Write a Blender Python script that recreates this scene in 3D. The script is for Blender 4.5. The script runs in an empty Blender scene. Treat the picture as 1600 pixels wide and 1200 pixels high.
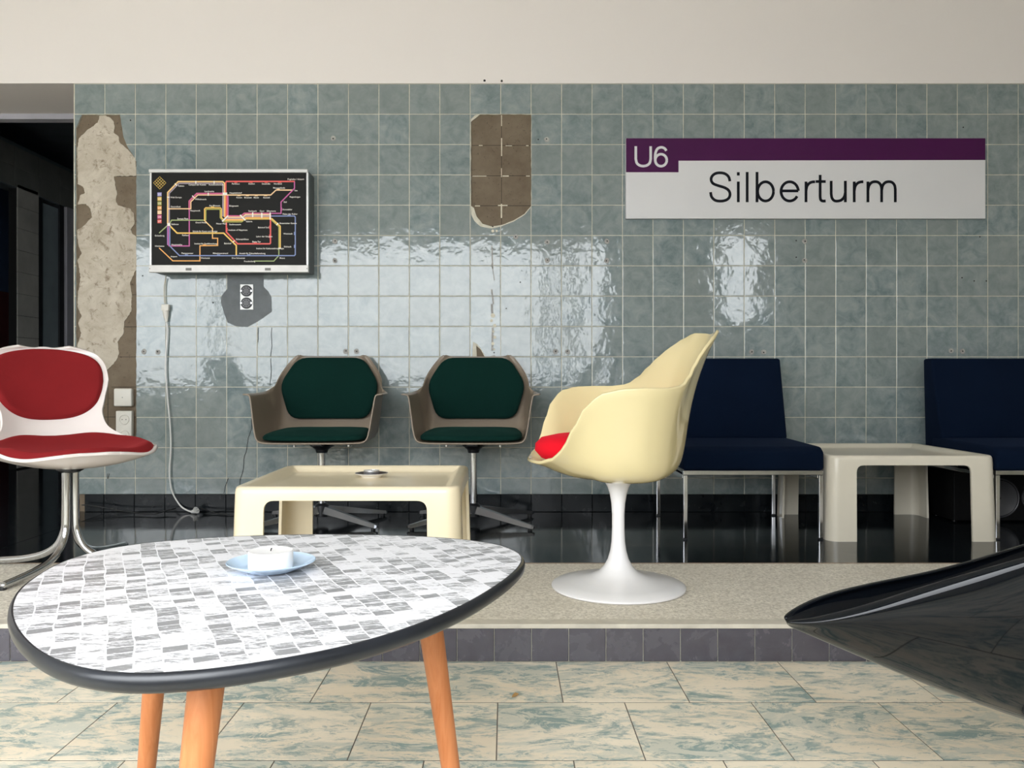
import bpy, bmesh, math, random
from mathutils import Vector, Matrix
from mathutils.geometry import delaunay_2d_cdt

R = random.Random(7)
PI = math.pi
sc = bpy.context.scene
COL = sc.collection

# ---------------------------------------------------------------- camera, sky, exposure
CAM_H, F_PX = 0.667, 1290.0            # camera height over the platform (m), focal length for a 1600 px wide frame
VPX, VPY = 790.0, 592.0                # where the horizon and the view axis lie in the frame
cd = bpy.data.cameras.new('camera'); cam = bpy.data.objects.new('camera', cd); COL.objects.link(cam)
cam.location = (0, 0, CAM_H); cam.rotation_euler = (PI / 2, 0, 0)
cd.sensor_width = 36; cd.sensor_fit = 'HORIZONTAL'; cd.lens = 36 * F_PX / 1600
cd.shift_x = (800 - VPX) / 1600; cd.shift_y = (VPY - 600) / 1600
cd.clip_start = 0.02
sc.camera = cam

w = bpy.data.worlds.new('sky'); sc.world = w; w.use_nodes = True
wn = w.node_tree; wn.nodes.clear()
_o = wn.nodes.new('ShaderNodeOutputWorld'); _b = wn.nodes.new('ShaderNodeBackground')
_b.inputs['Color'].default_value = (0.93, 0.965, 1.0, 1); _b.inputs['Strength'].default_value = 18.0
# overcast sky: the zenith is three times as bright as the horizon
_g = wn.nodes.new('ShaderNodeTexCoord'); _s = wn.nodes.new('ShaderNodeSeparateXYZ'); _r = wn.nodes.new('ShaderNodeMapRange'); _m = wn.nodes.new('ShaderNodeMix'); _m.data_type = 'RGBA'
wn.links.new(_g.outputs['Generated'], _s.inputs[0]); wn.links.new(_s.outputs['Z'], _r.inputs[0])
_m.inputs[6].default_value = (0.31, 0.322, 0.333, 1); _m.inputs[7].default_value = (0.93, 0.965, 1.0, 1)
wn.links.new(_r.outputs[0], _m.inputs[0]); wn.links.new(_m.outputs[2], _b.inputs['Color'])
wn.links.new(_b.outputs[0], _o.inputs[0])
sc.view_settings.view_transform = 'Standard'; sc.view_settings.look = 'None'
sc.view_settings.exposure = 0.10; sc.view_settings.gamma = 1.0; sc.view_settings.use_curve_mapping = False
sc.cycles.use_denoising = True
sc.cycles.max_bounces = 10; sc.cycles.diffuse_bounces = 6; sc.cycles.glossy_bounces = 5
sc.cycles.sample_clamp_indirect = 6.0
sc.cycles.caustics_reflective = False; sc.cycles.caustics_refractive = False

def portal(x0, x1, z0, z1, y):         # guides the sky's light through a window opening, gives off none itself
    d = bpy.data.lights.new('window_portal', 'AREA'); d.shape = 'RECTANGLE'; d.size = x1 - x0; d.size_y = z1 - z0
    o = bpy.data.objects.new('window_portal', d); COL.objects.link(o)
    o.location = ((x0 + x1) / 2, y, (z0 + z1) / 2); o.rotation_euler = (PI / 2, 0, 0)
    d.cycles.is_portal = True
YR = -0.5                               # inner face of the window wall behind the camera
XL, XR, ZC = -4.6, 4.3, 3.5             # side walls and ceiling of the room
ZF = -0.103                             # the lower floor; the platform is z = 0
WINS = [(-4.3, 1.12, 0.55, 2.16), (2.29, 2.80, 1.28, 2.28)]
for a in WINS: portal(a[0], a[1], a[2], a[3], YR - 0.15)

def at(px, py, Y): return Vector(((px - VPX) / F_PX * Y, Y, CAM_H - (py - VPY) / F_PX * Y))
def ax(px, Y): return (px - VPX) / F_PX * Y
def az(py, Y): return CAM_H - (py - VPY) / F_PX * Y

# ---------------------------------------------------------------- helpers: objects
def tag(o, label=None, cat=None, group=None, kind=None):
    if label: o['label'] = label
    if cat: o['category'] = cat
    if group: o['group'] = group
    if kind: o['kind'] = kind
    return o

def link(name, me, mat=None, parent=None):
    o = bpy.data.objects.new(name, me); COL.objects.link(o)
    if parent is not None: o.parent = parent
    if mat is not None:
        me.materials.clear()
        for m in (mat if isinstance(mat, (list, tuple)) else [mat]): me.materials.append(m)
    return o

def obj(name, vf, mat, parent=None, smooth=None, subsurf=0, solid=0, offset=-1):
    me = bpy.data.meshes.new(name); me.from_pydata([tuple(v) for v in vf[0]], [], vf[1]); me.update()
    bm = bmesh.new(); bm.from_mesh(me); bmesh.ops.recalc_face_normals(bm, faces=bm.faces); bm.to_mesh(me); bm.free()
    o = link(name, me, mat, parent)
    if smooth is not None:
        me.polygons.foreach_set('use_smooth', [True] * len(me.polygons))
        if smooth < 180: me.set_sharp_from_angle(angle=math.radians(smooth))
    if solid:
        m = o.modifiers.new('solid', 'SOLIDIFY'); m.thickness = solid; m.offset = offset; m.use_even_offset = True
    if subsurf:
        m = o.modifiers.new('sub', 'SUBSURF'); m.levels = m.render_levels = subsurf
    return o

def bake(o, angle=35):
    bpy.context.view_layer.update()
    me = bpy.data.meshes.new_from_object(o.evaluated_get(bpy.context.evaluated_depsgraph_get()))
    old = o.data; o.modifiers.clear(); o.data = me; me.name = o.name
    me.polygons.foreach_set('use_smooth', [True] * len(me.polygons)); me.set_sharp_from_angle(angle=math.radians(angle))
    bpy.data.meshes.remove(old); return o

def empty(name, loc, rz=0, label=None, cat=None, group=None):
    o = bpy.data.objects.new(name, None); COL.objects.link(o); o.location = loc; o.rotation_euler = (0, 0, rz)
    o.empty_display_size = 0.1
    return tag(o, label, cat, group)

def copy_tree(o, parent=None):
    c = o.copy(); COL.objects.link(c); c.parent = parent
    for ch in list(o.children): copy_tree(ch, c)
    return c

def join(parts):
    V, F = [], []
    for v, f in parts:
        n = len(V); V += list(v); F += [tuple(i + n for i in q) for q in f]
    return V, F

# ---------------------------------------------------------------- helpers: shapes
def box(x0, x1, y0, y1, z0, z1, bev=0.0, seg=2):
    bm = bmesh.new(); bmesh.ops.create_cube(bm, size=1)
    for v in bm.verts:
        v.co = Vector((x0 + (v.co.x + .5) * (x1 - x0), y0 + (v.co.y + .5) * (y1 - y0), z0 + (v.co.z + .5) * (z1 - z0)))
    if bev: bmesh.ops.bevel(bm, geom=bm.edges[:], offset=bev, segments=seg, profile=.5, affect='EDGES')
    bm.verts.index_update()
    r = [v.co.copy() for v in bm.verts], [tuple(v.index for v in f.verts) for f in bm.faces]
    bm.free(); return r

def xform(vf, M): return [M @ Vector(v) for v in vf[0]], vf[1]

def lathe(prof, n=40, c=(0, 0, 0)):
    V, F = [], []
    for r, z in prof:
        for k in range(n):
            a = 2 * PI * k / n; V.append((c[0] + r * math.cos(a), c[1] + r * math.sin(a), c[2] + z))
    m = len(prof)
    for i in range(m - 1):
        for k in range(n):
            k2 = (k + 1) % n; F.append((i * n + k, i * n + k2, (i + 1) * n + k2, (i + 1) * n + k))
    if prof[0][0] > 1e-6: F.append(tuple(range(n))[::-1])
    if prof[-1][0] > 1e-6: F.append(tuple((m - 1) * n + k for k in range(n)))
    bm = bmesh.new(); vs = [bm.verts.new(v) for v in V]
    for f in F:
        try: bm.faces.new([vs[i] for i in f])
        except ValueError: pass
    bmesh.ops.remove_doubles(bm, verts=bm.verts, dist=1e-6); bm.verts.index_update()
    r = [v.co.copy() for v in bm.verts], [tuple(v.index for v in f.verts) for f in bm.faces]
    bm.free(); return r

def cr(pts, n=6, closed=False):         # Catmull-Rom through the points
    P = [Vector(p) for p in pts]; m = len(P); out = []
    for i in range(m if closed else m - 1):
        g = (lambda j: P[j % m]) if closed else (lambda j: P[min(max(j, 0), m - 1)])
        a, b, c, d = g(i - 1), g(i), g(i + 1), g(i + 2)
        for k in range(n):
            t = k / n
            out.append(.5 * ((2 * b) + (c - a) * t + (2 * a - 5 * b + 4 * c - d) * t * t + (3 * b - a - 3 * c + d) * t ** 3))
    if not closed: out.append(P[-1].copy())
    return out

def tube(pts, rad, n=10, sx=1.0):
    P = [Vector(p) for p in pts]; V, F = [], []
    rad = rad if isinstance(rad, (list, tuple)) else [rad] * len(P)
    up = None
    for i, p in enumerate(P):
        t = (P[min(i + 1, len(P) - 1)] - P[max(i - 1, 0)]).normalized()
        if up is None: up = t.orthogonal().normalized()
        up = (up - t * up.dot(t)).normalized(); b = t.cross(up)
        for k in range(n):
            a = 2 * PI * k / n; V.append(p + up * (rad[i] * math.cos(a)) + b * (rad[i] * sx * math.sin(a)))
    for i in range(len(P) - 1):
        for k in range(n):
            k2 = (k + 1) % n; F.append((i * n + k, i * n + k2, (i + 1) * n + k2, (i + 1) * n + k))
    F.append(tuple(range(n))[::-1]); F.append(tuple((len(P) - 1) * n + k for k in range(n)))
    return V, F

def grid(rows, close=False):
    V, F = [], []; n = len(rows[0])
    for r in rows: V += list(r)
    for i in range(len(rows) - 1):
        for k in range(n if close else n - 1):
            k2 = (k + 1) % n; F.append((i * n + k, i * n + k2, (i + 1) * n + k2, (i + 1) * n + k))
    return V, F

def inside(p, poly):
    x, y = p; c = False; n = len(poly); j = n - 1
    for i in range(n):
        xi, yi = poly[i]; xj, yj = poly[j]
        if (yi > y) != (yj > y) and x < (xj - xi) * (y - yi) / (yj - yi) + xi: c = not c
        j = i
    return c

def cdt(polys, keep, extra_edges=()):   # triangles of the plane cut by polygons, those whose centre passes keep()
    vs, es = [], []
    for p in polys:
        n = len(vs); vs += [Vector(q) for q in p]; es += [(n + i, n + (i + 1) % len(p)) for i in range(len(p))]
    for a, b in extra_edges:
        n = len(vs); vs += [Vector(a), Vector(b)]; es.append((n, n + 1))
    r = delaunay_2d_cdt(vs, es, [], 0, 1e-6)
    V = [(v.x, v.y) for v in r[0]]; T = []
    for f in r[2]:
        c = (sum(V[i][0] for i in f) / len(f), sum(V[i][1] for i in f) / len(f))
        if keep(c): T.append(tuple(f))
    return V, T

def plate(outer, holes, y0, y1, to3=None, extra=()):      # a plate in the wall plane, front face at y0, back edge at y1
    to3 = to3 or (lambda x, z, y: (x, y, z))
    V, T = cdt([outer] + list(holes), lambda c: inside(c, outer) and not any(inside(c, h) for h in holes), extra)
    used = sorted({i for t in T for i in t}); ix = {u: k for k, u in enumerate(used)}; n = len(used)
    P = [to3(V[u][0], V[u][1], y0) for u in used] + [to3(V[u][0], V[u][1], y1) for u in used]
    F = [tuple(ix[i] for i in t) for t in T]
    cnt = {}
    for t in F:
        for a, b in zip(t, t[1:] + t[:1]): cnt[(a, b)] = cnt.get((a, b), 0) + 1
    side = [(a, b) for (a, b) in cnt if (b, a) not in cnt]
    return P, F + [(b, a, a + n, b + n) for a, b in side], n

def rough_line(poly, step, amp, rnd, closed=True):
    out = []; m = len(poly)
    for i in range(m if closed else m - 1):
        a, b = Vector(poly[i]), Vector(poly[(i + 1) % m]); L = (b - a).length; k = max(1, int(L / step))
        nrm = Vector((-(b - a).y, (b - a).x)) / max(L, 1e-9)
        for j in range(k):
            q = a + (b - a) * (j / k)
            if j: q = q + nrm * rnd.uniform(-amp, amp)
            out.append((q.x, q.y))
    return out

def ribbon(pts, wd):                    # flat stroke of constant width through 2-D points, mitred
    P = [Vector(p[:2]) for p in pts]; Lp, Rp = [], []
    for i, p in enumerate(P):
        a = (p - P[i - 1]).normalized() if i else None; b = (P[i + 1] - p).normalized() if i < len(P) - 1 else None
        a = a or b; b = b or a
        t = (a + b); t = t.normalized() if t.length > 1e-6 else b
        nrm = Vector((-t.y, t.x)); k = 1 / max(.45, math.sqrt(max(0, (1 + a.dot(b)) / 2)))
        Lp.append(p + nrm * wd / 2 * k); Rp.append(p - nrm * wd / 2 * k)
    n = len(P)
    return [(q.x, q.y) for q in Lp + Rp], [(i, i + 1, n + i + 1, n + i) for i in range(n - 1)]

def rounded(poly, r, n=5):
    out = []; m = len(poly)
    for i in range(m):
        p, a, b = Vector(poly[i]), Vector(poly[i - 1]), Vector(poly[(i + 1) % m])
        u, v = (a - p), (b - p); k = min(r, u.length * .45, v.length * .45)
        s, e = p + u.normalized() * k, p + v.normalized() * k
        for j in range(n + 1):
            t = j / n; q = s * (1 - t) ** 2 + p * 2 * t * (1 - t) + e * t * t; out.append((q.x, q.y))
    return out

def resample(poly, n):
    P = [Vector(p) for p in poly]; m = len(P); d = [0]
    for i in range(m): d.append(d[-1] + (P[(i + 1) % m] - P[i]).length)
    out = []; j = 0
    for k in range(n):
        s = d[-1] * k / n
        while d[j + 1] < s: j += 1
        t = (s - d[j]) / max(d[j + 1] - d[j], 1e-9); out.append(P[j].lerp(P[(j + 1) % m], t))
    return out

def pad(outline, thick, place, n=64, puff=.010):          # a cushion with a rounded edge; place(x, y, h) puts a point h above the base
    P = resample(outline, n); c = sum(P, Vector((0, 0))) / n; rows = []
    prof = [(.985, 0), (1.0, .25), (1.0, .55), (.985, .8), (.955, .95), (.9, 1.0), (.7, 1.0), (.45, 1.0), (.2, 1.0), (.02, 1.0)]
    for s, h in prof:
        hh = h * thick + puff * (1 - min(1, s) ** 2) * (1 if h >= .95 else 0)
        rows.append([Vector(place(*(c + (p - c) * s), hh)) for p in P])
    V, F = grid(rows, True); k = (len(rows) - 1) * n
    F.append(tuple(range(k, k + n))); F.append(tuple(range(n))[::-1])
    return V, F

# ---------------------------------------------------------------- helpers: materials
class NB:
    def __init__(s, name):
        s.m = bpy.data.materials.new(name); s.m.use_nodes = True; s.t = s.m.node_tree; s.t.nodes.clear()
        s.out = s.n('OutputMaterial'); s.p = s.n('BsdfPrincipled'); s.l(s.p.outputs[0], s.out.inputs[0])
    def n(s, t, **k):
        x = s.t.nodes.new('ShaderNode' + t)
        for a, b in k.items(): setattr(x, a, b)
        return x
    def l(s, a, b): s.t.links.new(a, b)
    def set(s, x, v):
        if hasattr(v, 'links'): s.l(v, x)
        else: x.default_value = v
    def coord(s, kind='Object', scale=(1, 1, 1), rot=(0, 0, 0), rand=0.0):
        v = s.n('NewGeometry').outputs['Position'] if kind == 'World' else s.n('TexCoord').outputs[kind]
        if rand:
            o = s.n('ObjectInfo'); m = s.n('VectorMath', operation='MULTIPLY_ADD')
            c = s.n('CombineXYZ'); s.l(o.outputs['Random'], c.inputs[0])
            mm = s.n('Math', operation='MULTIPLY'); s.l(o.outputs['Random'], mm.inputs[0]); mm.inputs[1].default_value = 3.7; s.l(mm.outputs[0], c.inputs[1])
            mn = s.n('Math', operation='MULTIPLY'); s.l(o.outputs['Random'], mn.inputs[0]); mn.inputs[1].default_value = -2.3; s.l(mn.outputs[0], c.inputs[2])
            s.l(c.outputs[0], m.inputs[0]); m.inputs[1].default_value = (rand,) * 3; s.l(v, m.inputs[2]); v = m.outputs[0]
        mp = s.n('Mapping'); s.l(v, mp.inputs[0]); mp.inputs['Scale'].default_value = scale; mp.inputs['Rotation'].default_value = rot
        return mp.outputs[0]
    def noise(s, vec, scale, detail=3, rough=.5, dist=0.0):
        x = s.n('TexNoise'); s.l(vec, x.inputs['Vector']); x.inputs['Scale'].default_value = scale
        x.inputs['Detail'].default_value = detail; x.inputs['Roughness'].default_value = rough; x.inputs['Distortion'].default_value = dist
        return x.outputs['Fac']
    def ramp(s, f, *stops):
        x = s.n('ValToRGB'); s.l(f, x.inputs[0]); e = x.color_ramp.elements
        while len(e) < len(stops): e.new(.5)
        for q, (p, c) in zip(e, stops):
            q.position = p; q.color = (c, c, c, 1) if not isinstance(c, tuple) else (*c[:3], 1)
        return x.outputs[0]
    def mix(s, f, a, b, mode='MIX'):
        x = s.n('Mix', data_type='RGBA', blend_type=mode)
        s.set(x.inputs[0], f); s.set(x.inputs[6], a if hasattr(a, 'links') else (*a[:3], 1)); s.set(x.inputs[7], b if hasattr(b, 'links') else (*b[:3], 1))
        return x.outputs[2]
    def math(s, op, a, b=0.0):
        x = s.n('Math', operation=op); s.set(x.inputs[0], a); s.set(x.inputs[1], b); return x.outputs[0]
    def bump(s, h, strength, dist):
        x = s.n('Bump'); x.inputs['Strength'].default_value = strength; x.inputs['Distance'].default_value = dist
        s.l(h, x.inputs['Height']); s.l(x.outputs[0], s.p.inputs['Normal']); return x
    def fin(s, col=None, rough=.5, metal=0.0, spec=.5, coat=0.0):
        if col is not None: s.set(s.p.inputs['Base Color'], col if hasattr(col, 'links') else (*col[:3], 1))
        s.set(s.p.inputs['Roughness'], rough); s.p.inputs['Metallic'].default_value = metal
        s.p.inputs['Specular IOR Level'].default_value = spec
        s.p.inputs['Coat Weight'].default_value = coat; s.p.inputs['Coat Roughness'].default_value = .04
        return s.m

def simple(name, col, rough=.5, metal=0.0, spec=.5, coat=0.0, var=.12, vscale=6.0, bump=0.0, bscale=80.0, kind='Object'):
    b = NB(name); v = b.coord(kind)
    f = b.noise(v, vscale, 4, .6)
    c = b.mix(b.ramp(f, (.3, 0.0), (.7, 1.0)), tuple(x * (1 - var) for x in col), tuple(min(1, x * (1 + var)) for x in col))
    if bump: b.bump(b.noise(v, bscale, 3, .6), bump, .002)
    return b.fin(c, rough, metal, spec, coat)

# wall tile: mottled grey-green glaze with a rippled gloss
b = NB('glazed_wall_tile'); v = b.coord('World', rand=40)
n1 = b.noise(v, 14, 5, .62, .8); n2 = b.noise(v, 38, 3, .6, .4); oi = b.n('ObjectInfo')
c = b.mix(b.ramp(n1, (.30, 0.0), (.70, 1.0)), (.138, .190, .202), (.300, .345, .342))
c = b.mix(b.ramp(n2, (.48, 0.0), (.75, .35)), c, (.35, .392, .39))
c = b.mix(b.math('MULTIPLY', oi.outputs['Random'], .55), c, (.225, .252, .240))
wv = b.coord('World')
h = b.math('ADD', b.math('MULTIPLY', b.noise(wv, 16, 2, .5, .3), 1.0), b.math('MULTIPLY', b.noise(wv, 55, 2, .5), .18))
b.bump(h, .55, .0022)
M_tile = b.fin(c, .07, 0, .70, .0)

def dark_tile(name, c0, c1, rough, spec=.5):
    b = NB(name); v = b.coord('World', rand=30)
    n = b.noise(v, 12, 5, .65, .5); s = b.noise(b.coord('World', (1, 1, .35), rand=9), 60, 3, .7)
    c = b.mix(b.ramp(n, (.3, 0.0), (.7, 1.0)), c0, c1)
    c = b.mix(b.ramp(s, (.66, 0.0), (.8, .35)), c, (.28, .28, .29))
    b.bump(n, .25, .002)
    return b.fin(c, b.ramp(n, (.35, rough * .7), (.7, rough * 1.5)), 0, spec)
M_kerb = dark_tile('step_tile', (.066, .060, .074), (.100, .095, .110), .24)
M_base = dark_tile('baseboard_tile', (.004, .0055, .007), (.009, .012, .014), .20, .25)

b = NB('grout'); v = b.coord('World'); n = b.noise(v, 30, 5, .7)
M_grout = b.fin(b.mix(b.ramp(n, (.3, 0.0), (.7, 1.0)), (.50, .47, .375), (.72, .69, .58)), .85)
b = NB('floor_joint'); v = b.coord('World'); n = b.noise(v, 25, 4, .7)
M_joint = b.fin(b.mix(n, (.10, .085, .065), (.19, .165, .13)), .9)

b = NB('mortar_bed'); v = b.coord('World'); n = b.noise(v, 9, 6, .65); d = b.noise(v, 55, 4, .75)
c = b.mix(b.ramp(n, (.3, 0.0), (.7, 1.0)), (.150, .115, .080), (.205, .165, .118))
c = b.mix(b.ramp(d, (.28, .75), (.40, 0.0)), c, (.05, .04, .03))
b.bump(d, .5, .003)
M_mortar = b.fin(c, .9, 0, .2)

b = NB('bare_plaster'); v = b.coord('World'); n = b.noise(v, 7, 6, .7, .6); d = b.noise(v, 22, 6, .75, .8); e = b.noise(v, 130, 3, .7)
c = b.mix(b.ramp(n, (.35, 0.0), (.65, 1.0)), (.42, .365, .285), (.60, .545, .455))
c = b.mix(b.ramp(d, (.34, .9), (.45, 0.0)), c, (.25, .195, .14))
c = b.mix(b.ramp(e, (.27, .7), (.36, 0.0)), c, (.16, .13, .10))
b.bump(d, .5, .004)
M_plaster = b.fin(c, .92, 0, .15)

b = NB('wall_paint'); v = b.coord('World'); n = b.noise(v, 1.6, 4, .6); e = b.noise(v, 180, 2, .5)
b.bump(e, .06, .001)
M_white = b.fin(b.mix(n, (.815, .765, .725), (.85, .80, .765)), .8, 0, .25)
M_ceil = simple('ceiling_paint', (.80, .79, .77), .85, var=.04)
M_side = simple('side_wall_paint', (.74, .72, .69), .85, var=.05)
M_filler = simple('grey_filler', (.150, .165, .172), .75, var=.15, vscale=14, bump=.3, bscale=60)

b = NB('dark_floor'); v = b.coord('World'); n = b.noise(v, 3.0, 5, .65); s = b.noise(b.coord('World', (1, 5, 1)), 14, 4, .75, .6); e = b.noise(v, 9, 2, .5)
c = b.mix(n, (.0045, .0065, .0085), (.009, .0125, .015))
c = b.mix(b.ramp(s, (.68, 0.0), (.80, .30)), c, (.09, .10, .11))
b.bump(e, .10, .003)
M_dark = b.fin(c, b.ramp(n, (.3, .06), (.7, .14)), 0, .28)

b = NB('terrazzo'); v = b.coord('World')
vo = b.n('TexVoronoi'); b.l(v, vo.inputs['Vector']); vo.inputs['Scale'].default_value = 160
n = b.noise(v, 5, 4, .6); g = b.noise(v, 110, 3, .7)
sx = b.n('SeparateColor'); b.l(vo.outputs['Color'], sx.inputs[0])
c = b.mix(b.ramp(sx.outputs[0], (.0, 0.0), (1.0, 1.0)), (.50, .455, .375), (.84, .79, .69))
c = b.mix(b.ramp(g, (.27, .8), (.36, 0.0)), c, (.13, .115, .09))
c = b.mix(b.ramp(n, (.35, .30), (.60, 0.0)), c, (.56, .515, .43))
M_terr = b.fin(c, .55, 0, .35)
M_lip = simple('smooth_cement', (.54, .50, .42), .6, var=.14, vscale=18, bump=.15)
M_strip = simple('wooden_divider', (.30, .22, .155), .6, var=.25, vscale=20)

b = NB('marbled_floor_tile')
v = b.coord('World', (1.0, 2.2, 1), (0, 0, .22), rand=25)
n1 = b.noise(v, 3.4, 10, .74, 1.3); n2 = b.noise(v, 8.5, 10, .78, 1.5); n3 = b.noise(v, 1.6, 3, .5, .6); n4 = b.noise(v, 26, 5, .7, .8)
base = b.mix(b.ramp(n3, (.35, 0.0), (.65, 1.0)), (.80, .695, .53), (.87, .785, .63))
veil = b.ramp(b.math('ADD', n1, b.math('MULTIPLY', b.math('SUBTRACT', n4, .5), .25)), (.46, 0.0), (.56, .85))
c = b.mix(veil, base, (.56, .57, .485))
deep = b.math('MULTIPLY', b.ramp(n2, (.505, 0.0), (.53, 1.0)), b.ramp(n1, (.44, .05), (.56, 1.0)))
c = b.mix(deep, c, (.25, .34, .32))
fl4 = b.ramp(b.math('ADD', b.math('MULTIPLY', n4, .5), b.math('MULTIPLY', n2, .5)), (.555, 0.0), (.58, .8))
c = b.mix(fl4, c, (.34, .40, .365))
M_floor = b.fin(c, .38, 0, .4)

# laminate of the near table: printed stone blocks in wavy columns
b = NB('stone_print_laminate')
v = b.coord('Object', rot=(0, 0, math.radians(64)))
nz = b.n('TexNoise'); b.l(v, nz.inputs['Vector']); nz.inputs['Scale'].default_value = 9; nz.inputs['Detail'].default_value = 2
ma = b.n('VectorMath', operation='MULTIPLY_ADD'); b.l(nz.outputs['Color'], ma.inputs[0]); ma.inputs[1].default_value = (.018, .018, 0); b.l(v, ma.inputs[2])
bt = b.n('TexBrick'); b.l(ma.outputs[0], bt.inputs['Vector'])
for k, q in (('Color1', (0, 0, 0, 1)), ('Color2', (1, 1, 1, 1)), ('Mortar', (1, 1, 1, 1)), ('Scale', 1.0), ('Mortar Size', .0011), ('Mortar Smooth', .3), ('Bias', 0.0), ('Brick Width', .0215), ('Row Height', .028)):
    bt.inputs[k].default_value = q
bt.offset = .37; bt.offset_frequency = 2
st = b.noise(b.coord('Object', (1, 5.0, 1), (0, 0, math.radians(-6))), 26, 7, .80, .7)
fine = b.noise(b.coord('Object', (1, 3.0, 1), (0, 0, math.radians(-10))), 85, 4, .75, .5)
q = b.math('ADD', b.math('ADD', b.math('MULTIPLY', st, .62), b.math('MULTIPLY', fine, .38)), b.math('MULTIPLY', b.math('SUBTRACT', bt.outputs['Color'], .5), .20))
mask = b.ramp(q, (.455, 1.0), (.515, 0.0))
c = b.mix(mask, (.80, .79, .81), (.27, .27, .275))
c = b.mix(bt.outputs['Fac'], c, (.84, .83, .85))
M_lam = b.fin(c, .32, 0, .5)

b = NB('beech_wood'); v = b.coord('Object', (9, 9, .9)); n = b.noise(v, 9, 5, .6, .8)
M_wood = b.fin(b.mix(b.ramp(n, (.3, 0.0), (.7, 1.0)), (.41, .135, .042), (.53, .205, .078)), .42, 0, .4)
M_rubber = simple('black_edge_band', (.012, .014, .018), .30, var=.3, vscale=10)
M_chrome = simple('chrome', (.62, .63, .65), .10, 1.0, var=.04)
M_alu = simple('brushed_aluminium', (.60, .60, .585), .38, .55, var=.06)
M_blackmetal = simple('black_metal', (.012, .013, .015), .4)

def fabric(name, col):
    b = NB(name); v = b.coord('Object'); n = b.noise(v, 300, 2, .6); m = b.noise(v, 5, 3, .5)
    c = b.mix(m, tuple(x * .8 for x in col), tuple(x * 1.15 for x in col)); b.bump(n, .35, .0012)
    b.p.inputs['Sheen Weight'].default_value = .15; b.p.inputs['Sheen Roughness'].default_value = .5
    b.p.inputs['Sheen Tint'].default_value = (*[min(1, x * 6 + .02) for x in col], 1)
    return b.fin(c, .95, 0, .1)
M_red = fabric('dark_red_fabric', (.215, .015, .017))
M_scarlet = fabric('scarlet_fabric', (.74, .008, .020))
M_green = fabric('bottle_green_fabric', (.0028, .021, .0165))
M_navy = fabric('navy_fabric', (.0018, .0065, .020))
M_shellwhite = simple('white_shell', (.80, .735, .70), .22, coat=.2, var=.02)
M_taupe = simple('taupe_shell', (.245, .195, .145), .38, var=.06, vscale=4)
M_creamshell = simple('cream_lacquer', (.745, .635, .355), .14, coat=.4, var=.02, vscale=2)
M_basewhite = simple('white_lacquer', (.80, .79, .80), .25, coat=.2, var=.02)
M_cream1 = simple('warm_cream_plastic', (.74, .645, .455), .28, coat=.15, var=.04, vscale=3)
M_cream2 = simple('pale_cream_plastic', (.69, .64, .53), .30, coat=.1, var=.04, vscale=3)
M_blacklac = simple('black_lacquer', (.0022, .0030, .0045), .045, spec=.30, var=.1)
M_plastic = simple('white_plastic', (.74, .715, .65), .4, var=.03)
M_cablew = simple('white_cable', (.74, .74, .72), .45, var=.03)
M_cableold = simple('yellowed_cable', (.52, .48, .36), .5, var=.06)
M_signwhite = simple('sign_white', (.70, .695, .70), .42, var=.01)
M_purple = simple('sign_purple', (.066, .0075, .064), .4, spec=.2, var=.05)
M_ink = simple('sign_ink', (.005, .006, .010), .5, spec=.15)
M_wax = simple('white_wax', (.80, .79, .78), .45, var=.02)
M_blueglaze = simple('pale_blue_glaze', (.50, .64, .80), .14, coat=.3, var=.06, vscale=12)
M_porc = simple('white_porcelain', (.76, .74, .72), .15, coat=.3, var=.02)
M_tin = simple('tin_cup', (.70, .70, .72), .25, .85, var=.03)
M_hole = simple('dark_hole', (.006, .006, .006), .9)
M_dowel = simple('grey_dowel', (.34, .33, .31), .7, var=.3, vscale=60)
M_chip = simple('cream_chip', (.66, .62, .50), .8, var=.15, vscale=40)
M_darkpaint = simple('hall_dark_paint', (.11, .13, .14), .6, var=.15)
M_halltile = simple('hall_tile', (.44, .43, .39), .3, var=.15, vscale=5)
M_hallbeam = simple('hall_beam', (.15, .155, .14), .4, var=.15)
M_hallblue = simple('hall_blue_paint', (.05, .08, .16), .5)
M_hallred = simple('hall_red_paint', (.12, .02, .02), .5)
M_steel = simple('blue_grey_steel', (.24, .29, .31), .45, var=.1)
M_frame = simple('grey_frame', (.42, .41, .45), .5, var=.08)
M_leaf = simple('dry_leaf', (.42, .25, .09), .7, var=.3, vscale=60)
M_ground = simple('outside_paving', (.34, .33, .31), .9)
M_winframe = simple('window_frame_paint', (.05, .05, .05), .5)

# ---------------------------------------------------------------- setting: room shell
def struct(name, vf, mat, smooth=None, parent=None):
    o = obj(name, vf, mat, parent, smooth); o['kind'] = 'structure'; return o

YW = 4.148                                # face of the wall tiles
YG, YM = YW + .0012, YW + .010            # grout, mortar bed
ZT = az(131, YW)                          # upper edge of the tiling
XJ = ax(115, YW)                          # door side of the tiled wall
YB = 4.62                                 # back of the thick wall
P_ = 47.58 / F_PX * YW; P_z = 47.38 / F_PX * YW
X0 = ax(211.3, YW) - 2 * P_               # left joint of the tiling
ZB = az(772, YW)                          # top of the baseboard

struct('wall_back_upper', join([box(XL - .2, XR + .2, YW - .006, YB, ZT, ZC)]), M_white)
wall = struct('wall_back', box(XJ, XR + .2, YM, YB, -.2, ZT), M_mortar)
struct('wall_back_side', box(XL - .2, -3.35, YW, YB, -.2, ZT), M_white)
struct('wall_left', box(XL - .2, XL, YR, YW - .006, -.2, ZC), M_side)
struct('wall_right', box(XR, XR + .2, YR, YM, -.2, ZC), M_side)
struct('ceiling', box(XL - .2, XR + .2, YR - .25, YB, ZC, ZC + .2), M_ceil)
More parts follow.
